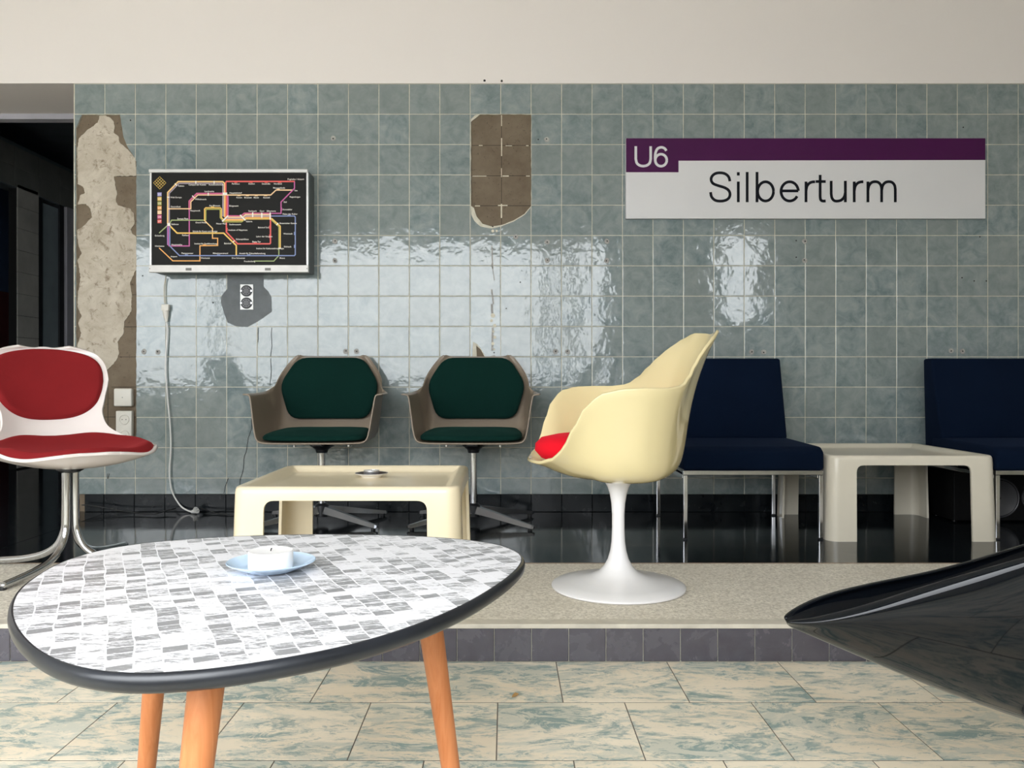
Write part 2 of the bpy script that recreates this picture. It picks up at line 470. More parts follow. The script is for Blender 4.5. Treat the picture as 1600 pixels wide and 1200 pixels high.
# the window wall behind the camera: piers, parapets and lintels around two openings
x0, x1, z0, z1 = WINS[0]; a0, a1, c0, c1 = WINS[1]
struct('wall_front', join([box(XL - .2, x0, YR - .25, YR, -.3, ZC), box(x1, a0, YR - .25, YR, -.3, ZC), box(a1, XR + .2, YR - .25, YR, -.3, ZC),
       box(x0, x1, YR - .25, YR, -.3, z0), box(x0, x1, YR - .25, YR, z1, ZC), box(a0, a1, YR - .25, YR, -.3, c0), box(a0, a1, YR - .25, YR, c1, ZC)]), M_side)
def window(name, W, posts):
    x0, x1, z0, z1 = W; t = .05
    f = struct(name, join([box(x0, x1, YR - .2, YR - .14, z0, z0 + t), box(x0, x1, YR - .2, YR - .14, z1 - t, z1), box(x0, x0 + t, YR - .2, YR - .14, z0 + t, z1 - t), box(x1 - t, x1, YR - .2, YR - .14, z0 + t, z1 - t)]), M_winframe)
    for p, wd in posts: obj('mullion', box(p - wd / 2, p + wd / 2, YR - .2, YR - .14, z0 + t, z1 - t), M_winframe, f)
window('window_1', WINS[0], [(-3.1, .06), (.44, .09), (.71, .11)])
window('window_2', WINS[1], [])
struct('ground', box(-14, 14, -16, YR - .25, -.4, -.3), M_ground)

# ---------------------------------------------------------------- setting: tiled wall
def pxp(pts, Y=YW): return [(ax(x, Y), az(y, Y)) for x, y in pts]
rr = random.Random(3)
HOLE_L = rough_line(pxp([(118.5, 200), (128, 179), (187, 179), (193, 214), (198, 227), (210, 246), (213, 252), (213, 698.5), (118.5, 698.5)]), .02, .0016, rr)
HOLE_C = rough_line(pxp([(736, 190), (750, 178.7), (830, 178.7), (830, 321.6), (819.5, 334), (803, 344), (783.5, 351.5), (768, 353.8), (754, 349.7), (745, 338.5), (740.7, 325), (736, 321.6)]), .02, .0012, rr)
HOLE_T = pxp([(739, 534), (745, 537), (751, 544), (759, 558), (738, 558)])
HOLE_S = rough_line(pxp([(355, 418), (355, 451), (345.7, 463), (345, 472), (350, 489), (355.6, 504), (369, 510), (386.5, 511), (404, 501.7), (425, 487), (424, 464), (419, 455), (412, 448), (411.6, 418)]), .03, .0008, rr)
def grow(poly, d):
    c = sum((Vector(p) for p in poly), Vector((0, 0))) / len(poly)
    return [tuple(Vector(p) + (Vector(p) - c).normalized() * d) for p in poly]
# cream chips show where a tile broke off a little further than the bed below it
T_C = rough_line(pxp([(735.5, 193), (736, 186), (742, 180), (749, 178.5), (830.5, 178.5), (830.5, 322), (820, 335.5), (803, 346), (784, 353.5), (768, 357), (751, 354), (741, 345), (736.5, 336), (735.5, 323)]), .02, .0012, rr)
holes_tile = [HOLE_L, T_C, HOLE_T, HOLE_S]
gx0, gx1 = XJ, XR
g = plate([(gx0, ZB), (gx1, ZB), (gx1, ZT), (gx0, ZT)], [HOLE_L, HOLE_C, pxp([(744, 540), (751, 546), (757, 557), (745, 557)])], YG, YM + .001)
obj('grout', g[:2], M_grout, wall)
obj('filler_patch', plate(HOLE_S, [], YW + .0004, YG + .0005)[:2], M_filler, wall)['label'] = 'grey filler patch around the bare socket'

half = P_ / 2 - .0017
def tile_mesh(name, ax_, az_, d):
    A, B, i = ax_, az_, .0020
    V = [(x * A, d, z * B) for x, z in ((-1, -1), (1, -1), (1, 1), (-1, 1))] + [(x * A, .0007, z * B) for x, z in ((-1, -1), (1, -1), (1, 1), (-1, 1))] + \
        [(x * (A - i), 0, z * (B - i)) for x, z in ((-1, -1), (1, -1), (1, 1), (-1, 1))]
    F = [(8, 9, 10, 11)] + [(4 + k, 4 + (k + 1) % 4, 8 + (k + 1) % 4, 8 + k) for k in range(4)] + [(k, (k + 1) % 4, 4 + (k + 1) % 4, 4 + k) for k in range(4)]
    me = bpy.data.meshes.new(name); me.from_pydata(V, [], F); me.update(); return me
ME_TILE = tile_mesh('tile', half, P_z / 2 - .0017, .0035)
OCC = [(978, 215, 1540, 341), (233, 265, 492, 430), (400, 556, 600, 690), (650, 556, 832, 690), (360, 728, 733, 780), (0, 540, 172, 700), (0, 680, 242, 735),
       (1024, 560, 1218, 740), (1435, 560, 1700, 740), (1060, 690, 1285, 740), (1285, 700, 1555, 740), (870, 600, 1062, 742), (1000, 540, 1100, 600)]
cells = []
for k in range(0, 39):
    for r in range(14):
        xa, xb = X0 + k * P_, X0 + (k + 1) * P_; zt = ZT - r * P_z; zb = max(zt - P_z, ZB)
        xa = max(xa, XJ); xb = min(xb, XR)
        if xb - xa < .02: continue
        pa, pb = VPX + xa * F_PX / YW, VPX + xb * F_PX / YW; qa, qb = VPY - (zt - CAM_H) * F_PX / YW, VPY - (zb - CAM_H) * F_PX / YW
        vis = 0
        for i in range(6):
            for j in range(6):
                x, y = pa + (i + .5) / 6 * (pb - pa), qa + (j + .5) / 6 * (qb - qa)
                if x > 1600 or any(o[0] < x < o[2] and o[1] < y < o[3] for o in OCC): continue
                wx, wz = ax(x, YW), az(y, YW)
                if any(inside((wx, wz), h) for h in holes_tile): continue
                vis += (pb - pa) * (qb - qa) / 36
        cells.append((vis, k, r, xa, xb, zb, zt))
cells.sort(key=lambda c: -c[0])
rest = []
rt = random.Random(11)
for n_, (vis, k, r, xa, xb, zb, zt) in enumerate(cells):
    gap = .0017
    A = (xa + gap, zb + (gap if zb > ZB + .001 else 0)); B = (xb - gap, zt - gap)
    sq = [(A[0], A[1]), (B[0], A[1]), (B[0], B[1]), (A[0], B[1])]
    hit = [h for h in holes_tile if any(inside(p, h) for p in sq) or any(A[0] < p[0] < B[0] and A[1] < p[1] < B[1] for p in h)]
    c = ((xa + xb) / 2, (zb + zt) / 2)
    full = abs(xb - xa - P_) < .001 and abs(zt - zb - P_z) < .001
    if hit:
        pl = plate(sq, hit, YW, YG + .0012)
        if not pl[1]: continue
        vf = pl[:2]
    if n_ < 298:
        if hit: obj('tile', vf, M_tile, wall); continue
        me = ME_TILE if full else tile_mesh('tile', (B[0] - A[0]) / 2, (B[1] - A[1]) / 2, .0035)
        o = link('tile', me, None if me.materials else M_tile, wall); o.location = ((A[0] + B[0]) / 2, YW, (A[1] + B[1]) / 2)
        o.rotation_euler = (rt.gauss(0, .0024), 0, rt.gauss(0, .0024))
    elif hit: rest.append(vf)
    else:
        mm = tile_mesh('tmp', (B[0] - A[0]) / 2, (B[1] - A[1]) / 2, .0035)
        rest.append(([Vector(q.co) + Vector(((A[0] + B[0]) / 2, YW, (A[1] + B[1]) / 2)) for q in mm.vertices], [tuple(p.vertices) for p in mm.polygons]))
        bpy.data.meshes.remove(mm)
obj('remaining_tiles', join(rest), M_tile, wall)['kind'] = 'stuff'

# bare plaster still on the strip beside the door
PL = [(154, 180.6), (164, 179.6), (172, 184), (177, 190), (178, 200), (177, 207), (184, 212), (186, 222), (194, 229), (199, 233), (211, 247), (212, 274), (177, 275), (179, 290), (182, 303), (180, 312), (183, 320),
      (190, 322), (203, 326), (208, 334), (209, 350), (203, 358), (206, 365), (212, 370), (213, 380), (212, 420), (202.5, 441), (205, 460), (204, 486.5), (193, 502.5), (192, 521), (182.6, 534.5), (185, 553), (180, 564), (172, 573), (150, 590), (119.5, 600),
      (119.5, 540), (126, 520), (121, 505), (126.6, 494), (120, 478), (120.5, 455), (122.6, 449), (125, 433), (120, 407), (126.6, 396), (121, 380), (119.6, 359), (130, 352), (142.7, 339), (140.5, 326), (133, 318), (120, 319), (124, 305), (131.5, 301), (129, 292), (120, 287), (119.3, 231), (122.5, 215.5), (133.7, 204), (142.7, 197.5), (151.7, 191)]
obj('plaster_layer', plate(rough_line(pxp(PL), .008, .0022, rr), [], YM - .0035, YM + .001)[:2], M_plaster, wall)['label'] = 'pale bare plaster left on the stripped strip'
# ridges of grout left on the stripped patch
rid = []
for (x0, y0, x1, y1) in [(783, 179, 784.3, 196), (783, 215, 784.5, 243), (783, 262, 784, 276), (782.5, 318, 784.5, 340), (748, 226, 754, 227), (790, 226.5, 800, 227.4), (738, 274, 760, 275), (785, 273.6, 795, 275.2), (822, 273.8, 828, 275), (742, 320.5, 750, 321.8), (778, 319.5, 793, 321.2), (822, 226.2, 826, 227.4)]:
    rid.append(box(ax(x0, YW), ax(x1, YW), YM - .0016, YM + .001, az(y1, YW), az(y0, YW)))
o = obj('grout_ridge', join(rid), M_chip, wall); o['kind'] = 'stuff'
dk = []
for (x0, y0, x1, y1) in [(737, 226, 829, 226.6), (737, 273.6, 829, 274.2), (742, 320.6, 829, 321.2), (783.4, 180, 784, 350), (178, 274.4, 213, 275), (196, 460, 213, 460.6), (192, 510.2, 213, 511), (184, 557.4, 213, 558), (173, 604.6, 213, 605.2), (167, 605, 167.6, 690), (150, 651.4, 213, 652)]:
    dk.append(box(ax(x0, YW), ax(x1, YW), YM - .0006, YM + .001, az(y1, YW), az(y0, YW)))
obj('bed_joint', join(dk), M_hole, wall)['kind'] = 'stuff'

# dowels, drill holes, chips and cracks in the tiling
def disc(px, py, r, mat, name, dep=.0016, y=YW, parent=wall, n=10):
    V = [(ax(px, y) + r * math.cos(2 * PI * k / n) * R.uniform(.85, 1.1), y - dep, az(py, y) + r * math.sin(2 * PI * k / n) * R.uniform(.85, 1.1)) for k in range(n)]
    V2 = [(v[0], y + .002, v[2]) for v in V]
    return obj(name, (V + V2, [tuple(range(n))] + [(k, (k + 1) % n, n + (k + 1) % n, n + k) for k in range(n)]), mat, parent)
for (x, y) in [(540, 549), (557, 549), (868, 549.5), (887, 549.5), (1174, 550), (1193, 550), (1486, 548), (1504, 549), (225, 549.5), (247, 550), (523, 407), (855, 407), (948, 407), (521, 216), (854, 218), (523, 377), (855, 378), (948, 377), (1257, 377), (1257, 407), (771, 559), (806, 370)]:
    d = disc(x, y, .0135, M_dowel, 'dowel'); disc(x + R.uniform(-.8, .8), y + R.uniform(-.8, .8), .0036, M_hole, 'dowel_hole', .0022, parent=d)
for (x, y) in [(813, 441), (791, 482), (772, 551), (223, 431), (1503, 434), (1522, 439), (1541, 439), (1505, 199), (841, 218), (1531, 370), (1244, 376), (1244, 402), (333, 473), (204, 188), (770, 354)]:
    disc(x, y, .0035, M_hole, 'drill_hole')
for (x, y) in [(757, 126), (784, 126.5)]: disc(x, y, .0062, M_hole, 'drill_hole', .0004, YW - .006, bpy.data.objects['wall_back_upper'])
def wallribbon(pts, wd, mat, name, dep=.0018):
    q = [(ax(x, YW), az(y, YW)) for x, y in pts]; V, F = ribbon(q, wd)
    n = len(V); return obj(name, ([(x, YW - dep, z) for x, z in V], F), mat, wall)
for pts in [[(393, 655), (394, 668), (388, 684), (386, 700)], [(386, 700), (381, 718), (380, 735), (376, 747), (375, 758)], [(357, 747), (352, 760), (350, 771)], [(425, 512), (424, 525), (425, 540), (423, 557)], [(423, 560), (424, 580), (422, 602)], [(404, 512), (403, 535)], [(168, 740), (168, 748)], [(171, 740), (169, 748)]]:
    wallribbon(rough_line(pts, 5, .5, R, False) + [pts[-1]], .0026, M_hole, 'crack')
for (a, bq, wd) in [((768.5, 384), (770, 420), .006), ((768, 412), (772.5, 438), .004), ((768, 452), (771, 475), .008), ((768.5, 475), (770, 496), .011), ((770, 512), (769, 548), .010)]:
    wallribbon([a, ((a[0] + bq[0]) / 2 + R.uniform(-.7, .7), (a[1] + bq[1]) / 2), bq], wd, M_dowel, 'filled_crack', .0014)
for (x, y, r) in [(770, 493, .012), (768, 501, .008), (773, 509, .009), (771, 518, .006), (773, 527, .008), (770, 537, .009), (772, 546, .005), (770, 361, .008), (776, 361, .006)]:
    disc(x, y, r, M_chip, 'plaster_blob', .003, n=9)

# dark baseboard in single tiles
bb = struct('baseboard_back', box(XJ + .06, XR, YW - .006, YM, 0, ZB - .002), M_hole)
k = 0
while X0 + k * P_ < 2.9:
    xa, xb = max(X0 + k * P_, XJ + .06), X0 + (k + 1) * P_
    if xb - xa > .03: obj('tile', box(xa + .0008, xb - .0008, YW - .011, YW - .004, .001, ZB, .0015, 1), M_base, bb)
    k += 1

# ---------------------------------------------------------------- setting: platform, step and lower floor
YE, YT = 2.247, 2.986                      # front of the step, back of the terrazzo
plat = struct('floor_platform', box(XL - .2, XR + .2, YT, YM, -.3, -.003), M_hole)
seam = -1.985
obj('sheet', box(seam + .002, XR + .2, YT + .006, YM, -.003, 0), M_dark, plat)
obj('sheet', box(XL - .2, seam - .002, YT + .006, YM, -.003, 0), M_dark, plat)
step = struct('floor_step', box(XL - .2, XR + .2, YE + .045, YT - .006, -.3, 0), M_terr)
obj('edge_strip', box(XL - .2, XR + .2, YE - .004, YE + .045, -.012, .0005, .002), M_lip, step)
obj('divider_strip', box(XL - .2, XR + .2, YT - .006, YT + .006, -.02, .0008), M_strip, step)
riser = struct('step_riser_wall', box(XL - .2, XR + .2, YE + .004, YE + .045, -.3, -.012), M_grout)
kp = .1014; k = -16
while .172 + k * kp < 1.75:
    xa = .172 + k * kp
    o = obj('tile', box(xa + .0009, xa + kp - .0009, YE, YE + .006, ZF + .001, -.0115, .0016, 1), M_kerb, riser)
    o.rotation_euler = (0, 0, 0); k += 1
fl = struct('floor', box(XL - .2, XR + .2, YR - .25, YE + .004, -.3, ZF - .0008), M_joint)
fp, fq = .3015, .2985
rows = [(1.965, YE)] + [(1.965 - fq * (i + 1), 1.965 - fq * i) for i in range(5)]
rf = random.Random(5)
for i, (ya, yb) in enumerate(rows):
    off = .137 if i % 2 == 0 else -.0187
    for k in range(-7, 7):
        xa = off + k * fp
        o = obj('tile', box(-fp / 2 + .0014, fp / 2 - .0014, ya + .0024, yb - (.0024 if i else .001), 0, .0008), M_floor, fl)
        o.location = (xa + fp / 2, 0, ZF - .0008)
ya = rows[-1][0]
o = obj('further_tiles', join([box(-2.0, 2.3, YR, ya - .0015, ZF - .0008, ZF), box(XL, -2.0, YR, YE, ZF - .0008, ZF), box(2.37, XR, YR, YE, ZF - .0008, ZF)]), M_floor, fl); o['kind'] = 'stuff'

# ---------------------------------------------------------------- setting: doorway and the dark hall behind
struct('floor_hall', box(-6.2, XJ, YM, 9.2, -.2, -.001), M_dark)
struct('ceiling_hall', box(-6.2, -1.9, YB, 9.2, 2.62, 2.8), M_darkpaint)
struct('wall_hall_right', box(XJ + .02, XJ + .2, YB, 9.2, 0, 2.62), M_darkpaint)
struct('wall_hall_back', box(-6.2, XJ + .2, 9.0, 9.2, 0, 2.62), M_darkpaint)
lw = struct('wall_hall_left', box(-5.0, -4.8, YB, 9.0, 1.5, 2.62), M_hallblue)
obj('dado', box(-5.0, -4.795, YB, 9.0, 0, 1.5), M_hallred, lw)
struct('trim_1', box(-3.4, XJ - .001, YB - .005, YB + .06, ZT - .030, ZT), M_frame)
hb = struct('hall_beam', box(-3.72, -3.6, YB + .05, 9.0, 2.07, 2.40), M_darkpaint)
for i in range(12):
    for j in range(2): obj('tile', box(-3.602, -3.594, 4.8 + i * .31 + .002, 5.108 + i * .31, 2.075 + j * .148 + .002, 2.075 + (j + 1) * .148), M_hallbeam, hb)
pil = struct('hall_pillar', box(-3.66, -3.6, 6.08, 6.36, 0, 2.07), M_hole)
for i in range(13):
    obj('tile', box(-3.603, -3.594, 6.08, 6.355, .01 + i * .161, .168 + i * .161), M_halltile, pil)
dr = struct('door_1', box(-3.64, -3.61, 6.42, 6.66, .01, 2.04), M_steel)
obj('door_frame', join([box(-3.66, -3.6, 6.385, 6.42, 0, 2.07), box(-3.66, -3.595, 6.66, 6.72, 0, 2.07)]), M_blackmetal, dr)
struct('trim_2', box(-3.62, -3.58, 6.74, 6.93, 0, 2.07), M_frame)
struct('trim_3', box(XJ - .012, XJ - .002, YB, YB + .05, 0, ZT - .030), M_blackmetal)

# ---------------------------------------------------------------- things on the wall: map light box, sign, sockets, cable
YF = 4.013
mb = empty('map_light_box', (ax(357.5, YF), YW, az(347.5, YF)), 0, 'framed black light box with a coloured underground line map, above the bare socket', 'map')
def mx(u): return ax(220 + u / 5.3333, YF) - mb.location.x
def mz(v): return az(250 + v / 5.3333, YF) - mb.location.z
DY = YF - YW
obj('housing', box(mx(78), mx(1393), DY + .012, -.002, mz(930), mz(84), .006), simple('box_grey', (.085, .095, .098), .45), mb)
pn = obj('map_panel', box(mx(88), mx(1384), DY + .002, DY + .012, mz(878), mz(104)), simple('map_black', (.012, .0115, .0105), .5, spec=.15), mb)
obj('top_rail', box(mx(65), mx(1395), DY - .004, DY + .016, mz(106), mz(74), .005), M_alu, mb)
br = obj('bottom_rail', box(mx(70), mx(1398), DY - .006, DY + .016, mz(937), mz(876), .002), simple('pale_aluminium', (.60, .58, .555), .4, .2), mb)
for u in (403, 1062):
    obj('latch', box(mx(u - 24), mx(u + 24), DY - .008, DY - .005, mz(922), mz(901)), simple('latch_grey', (.16, .155, .14), .5), br)
for u in (78, 1386): obj('screw', lathe([(0, 0), (.0022, 0), (.0022, .003), (0, .003)], 8), M_hole, br).matrix_local = Matrix.Translation((mx(u + 2), DY - .0075, mz(907))) @ Matrix.Rotation(-PI / 2, 4, 'X')
for u0, u1 in ((76, 90), (1381, 1395)): obj('side_rail', box(mx(u0), mx(u1), DY - .002, DY + .014, mz(877), mz(105)), M_alu, mb)

def mcol(n, c): return simple('map_' + n, c, .45, var=.02)
MC = {'yellow': mcol('yellow', (.82, .52, .10)), 'sand': mcol('sand', (.86, .58, .22)), 'mauve': mcol('mauve', (.36, .29, .36)), 'red': mcol('red', (.76, .09, .075)), 'pink': mcol('pink', (.62, .10, .24)),
      'magenta': mcol('magenta', (.50, .09, .30)), 'peach': mcol('peach', (.90, .60, .32)), 'olive': mcol('olive', (.40, .38, .06)), 'green': mcol('green', (.34, .42, .16)), 'orange': mcol('orange', (.86, .40, .09)),
      'blue': mcol('blue', (.20, .26, .50)), 'violet': mcol('violet', (.32, .16, .46)), 'white': mcol('white', (.86, .82, .74)), 'lav': mcol('lavender', (.33, .31, .60)), 'gold': mcol('gold', (.72, .50, .10))}
ROUTES = [('mauve', 10, [(235, 530), (235, 277), (317, 194), (676, 194), (684, 204), (684, 470)]), ('sand', 12, [(223, 530), (223, 270), (310, 180), (682, 180), (697, 194), (697, 475)]),
          ('red', 12, [(1283, 178), (714, 178), (707, 186), (707, 475), (712, 515), (712, 600), (806, 698), (1074, 698), (1080, 690), (1080, 455)]),
          ('red', 12, [(718, 290), (718, 470)]), ('magenta', 9, [(726, 292), (726, 462)]), ('orange', 9, [(704, 292), (700, 478)]),
          ('peach', 10, [(715, 291), (1082, 291), (1126, 250), (1268, 250)]), ('magenta', 10, [(1280, 180), (1280, 236), (1168, 350), (1168, 444), (1084, 444)]),
          ('pink', 13, [(690, 279), (466, 279), (403, 342), (403, 420)]), ('magenta', 10, [(403, 415), (403, 716), (236, 716), (229, 706), (229, 540)]), ('peach', 9, [(690, 291), (474, 291), (416, 348), (416, 406), (225, 406)]),
          ('olive', 9, [(541, 502), (541, 417), (549, 410), (655, 410), (661, 418), (661, 480), (692, 515), (840, 515), (868, 492)]), ('yellow', 10, [(531, 502), (531, 408), (541, 398), (662, 398), (671, 408), (671, 478), (695, 503), (850, 503)]),
          ('green', 9, [(236, 535), (256, 501), (528, 501)]), ('green', 9, [(152, 608), (228, 540)]), ('sand', 9, [(528, 501), (597, 570), (597, 640)]), ('orange', 9, [(597, 636), (597, 652), (640, 652), (640, 712), (492, 714), (492, 840), (266, 840), (152, 732)]),
          ('yellow', 12, [(234, 540), (302, 609), (690, 609), (795, 712), (795, 797)]),
          ('pink', 11, [(722, 466), (836, 466), (862, 444), (1082, 444)]), ('peach', 11, [(722, 477), (846, 477), (872, 455), (1082, 455)]), ('mauve', 12, [(716, 489), (850, 489), (876, 467), (1082, 467)]), ('orange', 10, [(710, 496), (850, 496), (880, 478), (1082, 478)]),
          ('yellow', 12, [(862, 490), (1092, 490), (1161, 552), (1161, 735)]), ('olive', 8, [(1086, 498), (1150, 556), (1150, 738)]), ('green', 8, [(1150, 735), (1150, 796), (1108, 842), (942, 842)]),
          ('blue', 9, [(1086, 467), (1280, 467), (1287, 475), (1287, 788), (1279, 797), (322, 797), (241, 716), (241, 540)]), ('violet', 8, [(222, 540), (222, 708)])]
lay = 0
for cn, wd, pts in ROUTES:
    V, F = ribbon([(mx(u), mz(v)) for u, v in pts], wd / 5.3333 / F_PX * YF); lay += 1
    obj('route_line', ([(x, DY + .0017 - lay * .00004, z) for x, z in V], F), MC[cn], pn)
st = []
def tick(u0, v0, u1, v1, wd=11):
    V, F = ribbon([(mx(u0), mz(v0)), (mx(u1), mz(v1))], wd / 5.3333 / F_PX * YF); st.append(([(x, DY + .0003, z) for x, z in V], F))
tick(682, 282, 720, 282, 22); tick(678, 512, 728, 463, 12); tick(827, 458, 872, 503, 12)
for u, v0, v1 in ((932, 436, 476), (1008, 440, 482), (1078, 437, 497)): tick(u, v0, u, v1, 11)
for u in (458, 611): tick(u, 174, u, 199, 8)
for u, v in ((292, 205), (437, 306)): tick(u - 9, v - 9, u + 9, v + 9, 8)
tick(218, 310, 240, 310, 8); tick(562, 272, 562, 298, 9); tick(1130, 542, 1146, 525, 9); tick(1146, 735, 1170, 735, 9); tick(765, 686, 782, 672, 7); tick(220, 537, 246, 537, 24)
for u, v, c in [(792, 186, 'red'), (918, 186, 'red'), (1045, 186, 'red'), (1158, 186, 'red'), (818, 297, 'peach'), (888, 297, 'peach'), (962, 297, 'peach'), (1040, 297, 'peach'), (1145, 243, 'peach'), (598, 391, 'yellow'), (380, 790, 'blue'), (648, 790, 'blue'), (900, 790, 'blue'), (1236, 461, 'blue'), (955, 691, 'red'), (530, 707, 'orange')]:
    V, F = ribbon([(mx(u - 13), mz(v)), (mx(u + 13), mz(v))], 8 / 5.3333 / F_PX * YF); obj('stop_mark', ([(x, DY + .0003, z) for x, z in V], F), MC[c], pn)
for u, v, c in [(720, 578, 'red'), (1073, 560, 'red'), (1073, 635, 'red'), (1280, 612, 'blue'), (1280, 720, 'blue'), (1174, 410, 'magenta')]:
    V, F = ribbon([(mx(u), mz(v - 13)), (mx(u), mz(v + 13))], 8 / 5.3333 / F_PX * YF); obj('stop_mark', ([(x, DY + .0003, z) for x, z in V], F), MC[c], pn)
o = obj('interchange_mark', join(st), MC['white'], pn); o['kind'] = 'stuff'
for i, c in enumerate(['lav', 'gold', 'olive', 'orange', 'peach', 'pink', 'red']):
    v = 270 + i * 37.5
    obj('legend_square', box(mx(138), mx(172), DY + .0008, DY + .002, mz(v + 31), mz(v)), MC[c], pn)
dg = []
for i in range(5):
    t = -1 + i * .5
    for a, bq in ((((t - 1) / 2, (t + 1) / 2), ((t + 1) / 2, (t - 1) / 2)), (((t - 1) / 2, (-t - 1) / 2), ((t + 1) / 2, (1 - t) / 2))):
        V, F = ribbon([(mx(157 + a[0] * 52), mz(190 - a[1] * 52)), (mx(157 + bq[0] * 52), mz(190 - bq[1] * 52))], 3.4 / 5.3333 / F_PX * YF)
        dg.append(([(x, DY + .001, z) for x, z in V], F))
obj('lattice_emblem', join(dg), MC['gold'], pn)['kind'] = 'stuff'
def text_mesh(s, size, x, z, y, align='LEFT'):
    c = bpy.data.curves.new('t', 'FONT'); c.body = s; c.size = size; c.align_x = align; c.resolution_u = 2
    c.offset = size * .012
    o = bpy.data.objects.new('t', c); COL.objects.link(o); bpy.context.view_layer.update()
    me = bpy.data.meshes.new_from_object(o.evaluated_get(bpy.context.evaluated_depsgraph_get()))
    vf = [(x + v.co.x, y, z + v.co.y) for v in me.vertices], [tuple(p.vertices) for p in me.polygons]
    bpy.data.objects.remove(o); bpy.data.curves.remove(c); bpy.data.meshes.remove(me); return vf
LBL = [(312, 219, 'Rebstn'), (398, 209, 'Campus der Künste'), (566, 209, 'Kunsthochschule'), (530, 264, 'Landmarke'), (246, 314, 'Welt Europa'), (248, 392, 'Gesundheit'), (452, 330, 'Wilhelmseck'), (412, 425, 'Hauptwerk'),
       (304, 492, 'Europa Platz'), (455, 524, 'Grand Hotel'), (254, 538, 'Bellevue'), (116, 633, 'Grüneburg'), (118, 720, 'Höchstens'), (248, 807, 'Airport'), (254, 708, 'Hauptwache'), (338, 780, 'Platzanweiser'), (446, 700, 'Institut für Stadtforschung'),
       (432, 597, 'Schule für Kunst und Design'), (344, 630, 'Rathaus'), (570, 383, 'Am Museum'), (738, 277, 'Hauptbahnhof'), (1222, 163, 'Flughafen / Airport'), (758, 201, 'Parkhaus'), (896, 201, 'Stadion'), (1008, 201, 'Seestraße'), (1108, 201, 'Nordend'), (1102, 235, 'Messegelände'),
       (796, 316, 'Forum'), (862, 316, 'Brunnen'), (940, 316, 'Markt'), (1020, 316, 'Rondell'), (736, 385, 'Bürgeramt'), (896, 428, 'Stadtpark'), (990, 428, 'Oper'), (1048, 428, 'Silberturm'), (1182, 415, 'Konstabler'), (1182, 453, 'Palast der Kultur'), (1280, 257, 'See'), (1240, 310, 'Regenbogen'),
       (1190, 353, 'Süd'), (876, 515, 'Galerie'), (628, 533, 'Neuer Platz'), (736, 540, 'Stadtmuseum'), (730, 586, 'Institute of Happiness'), (976, 565, 'Bahnhof Süd'), (960, 640, 'Labor der Utopien'), (928, 684, 'Skate Tor'), (792, 663, 'Schauspielhaus'), (694, 698, 'Bahnhof'), (1156, 530, 'Botanischer Garten'),
       (1188, 617, 'Weststadt'), (1192, 725, 'Südstadt'), (962, 740, 'Institut für Kulturanthropologie'), (820, 781, 'Anstalt für Zukunftsforschung'), (758, 820, 'Drei Schwanen'), (1156, 820, 'Messe'), (860, 847, 'Freudenberg'), (500, 820, 'Werkstatt'), (600, 780, 'Mittelmeerstrand')]
obj('station_name', join([text_mesh(s, .0105, mx(u), mz(v + 3), DY + .0002) for u, v, s in LBL]), MC['white'], pn)['kind'] = 'stuff'
obj('line_number', join([text_mesh('U%d' % (i + 1), .0125, mx(155), mz(270 + i * 37.5 + 23), DY + .0006, 'CENTER') for i in range(7)]), MC['white'], pn)['kind'] = 'stuff'

# station sign
YS = 4.122
sg = empty('station_sign', (ax(1259, YS), YW, az(278, YS)), 0, 'long white station sign with a purple top band, reading U6 Silberturm', 'sign')
def sx_(u): return ax(960 + u / 2.6667, YS) - sg.location.x
def sz_(v): return az(190 + v / 2.6667, YS) - sg.location.z
SY = YS - YW
obj('board', box(sx_(48), sx_(1546), SY, -.002, sz_(404), sz_(69), .001, 1), M_signwhite, sg)
obj('purple_band', plate([(sx_(48.5), sz_(211)), (sx_(267), sz_(211)), (sx_(267), sz_(163)), (sx_(1545.5), sz_(160)), (sx_(1545.5), sz_(69.5)), (sx_(48.5), sz_(69.5))], [], SY - .0006, SY + .0002)[:2], M_purple, sg)
def arc(cx, cy, rx, ry, a0, a1, n=20): return [(cx + rx * math.cos(math.radians(a0 + (a1 - a0) * i / n)), cy - ry * math.sin(math.radians(a0 + (a1 - a0) * i / n))) for i in range(n + 1)]
def sm(p): return [(q.x, q.y) for q in cr([Vector((a, c, 0)) for a, c in p], 5)]
def rr_(o): return [[(798 + o, 250), (798 + o, 336)], sm([(798 + o, 290), (802 + o, 270), (812 + o, 257), (824 + o, 252), (836 + o, 251)])]
BLACK = [('letter', [sm([(481, 249), (476, 231), (462, 218), (441, 213.5), (420, 217), (406, 229), (403, 244), (411, 258), (432, 267), (458, 275), (475, 286), (481.5, 302), (477, 318), (463, 328), (442, 331.5), (420, 328), (405, 314), (400.5, 294)])]),
         ('letter', [[(516, 250), (516, 336)], [(516, 211), (516, 225)]]), ('letter', [[(553, 210), (553, 336)]]),
         ('letter', [[(594, 210), (594, 336)], arc(629.5, 291, 33, 40, 0, 360, 32)]),
         ('letter', [[(694, 289), (766, 289)] , arc(730, 291, 36, 40, 3, 330, 30)]), ('letter', rr_(0)),
         ('letter', [[(857, 222), (857, 312)] + sm([(857, 312), (859, 325), (867, 331), (880, 331)])[1:], [(838, 250), (880, 250)]]),
         ('letter', [[(903, 247), (903, 300)] + sm([(903, 300), (906, 318), (915, 329), (928, 331.5), (945, 327), (957, 314), (962, 296)])[1:], [(962, 247), (962, 336)]]),
         ('letter', rr_(201)),
         ('letter', [[(1056, 250), (1056, 336)], sm([(1056, 288), (1060, 268), (1070, 255), (1085, 250.5), (1100, 254), (1110, 266), (1113, 282)]) + [(1113, 336)], sm([(1113, 288), (1117, 268), (1127, 255), (1142, 250.5), (1157, 254), (1167, 266), (1170, 282)]) + [(1170, 336)]])]
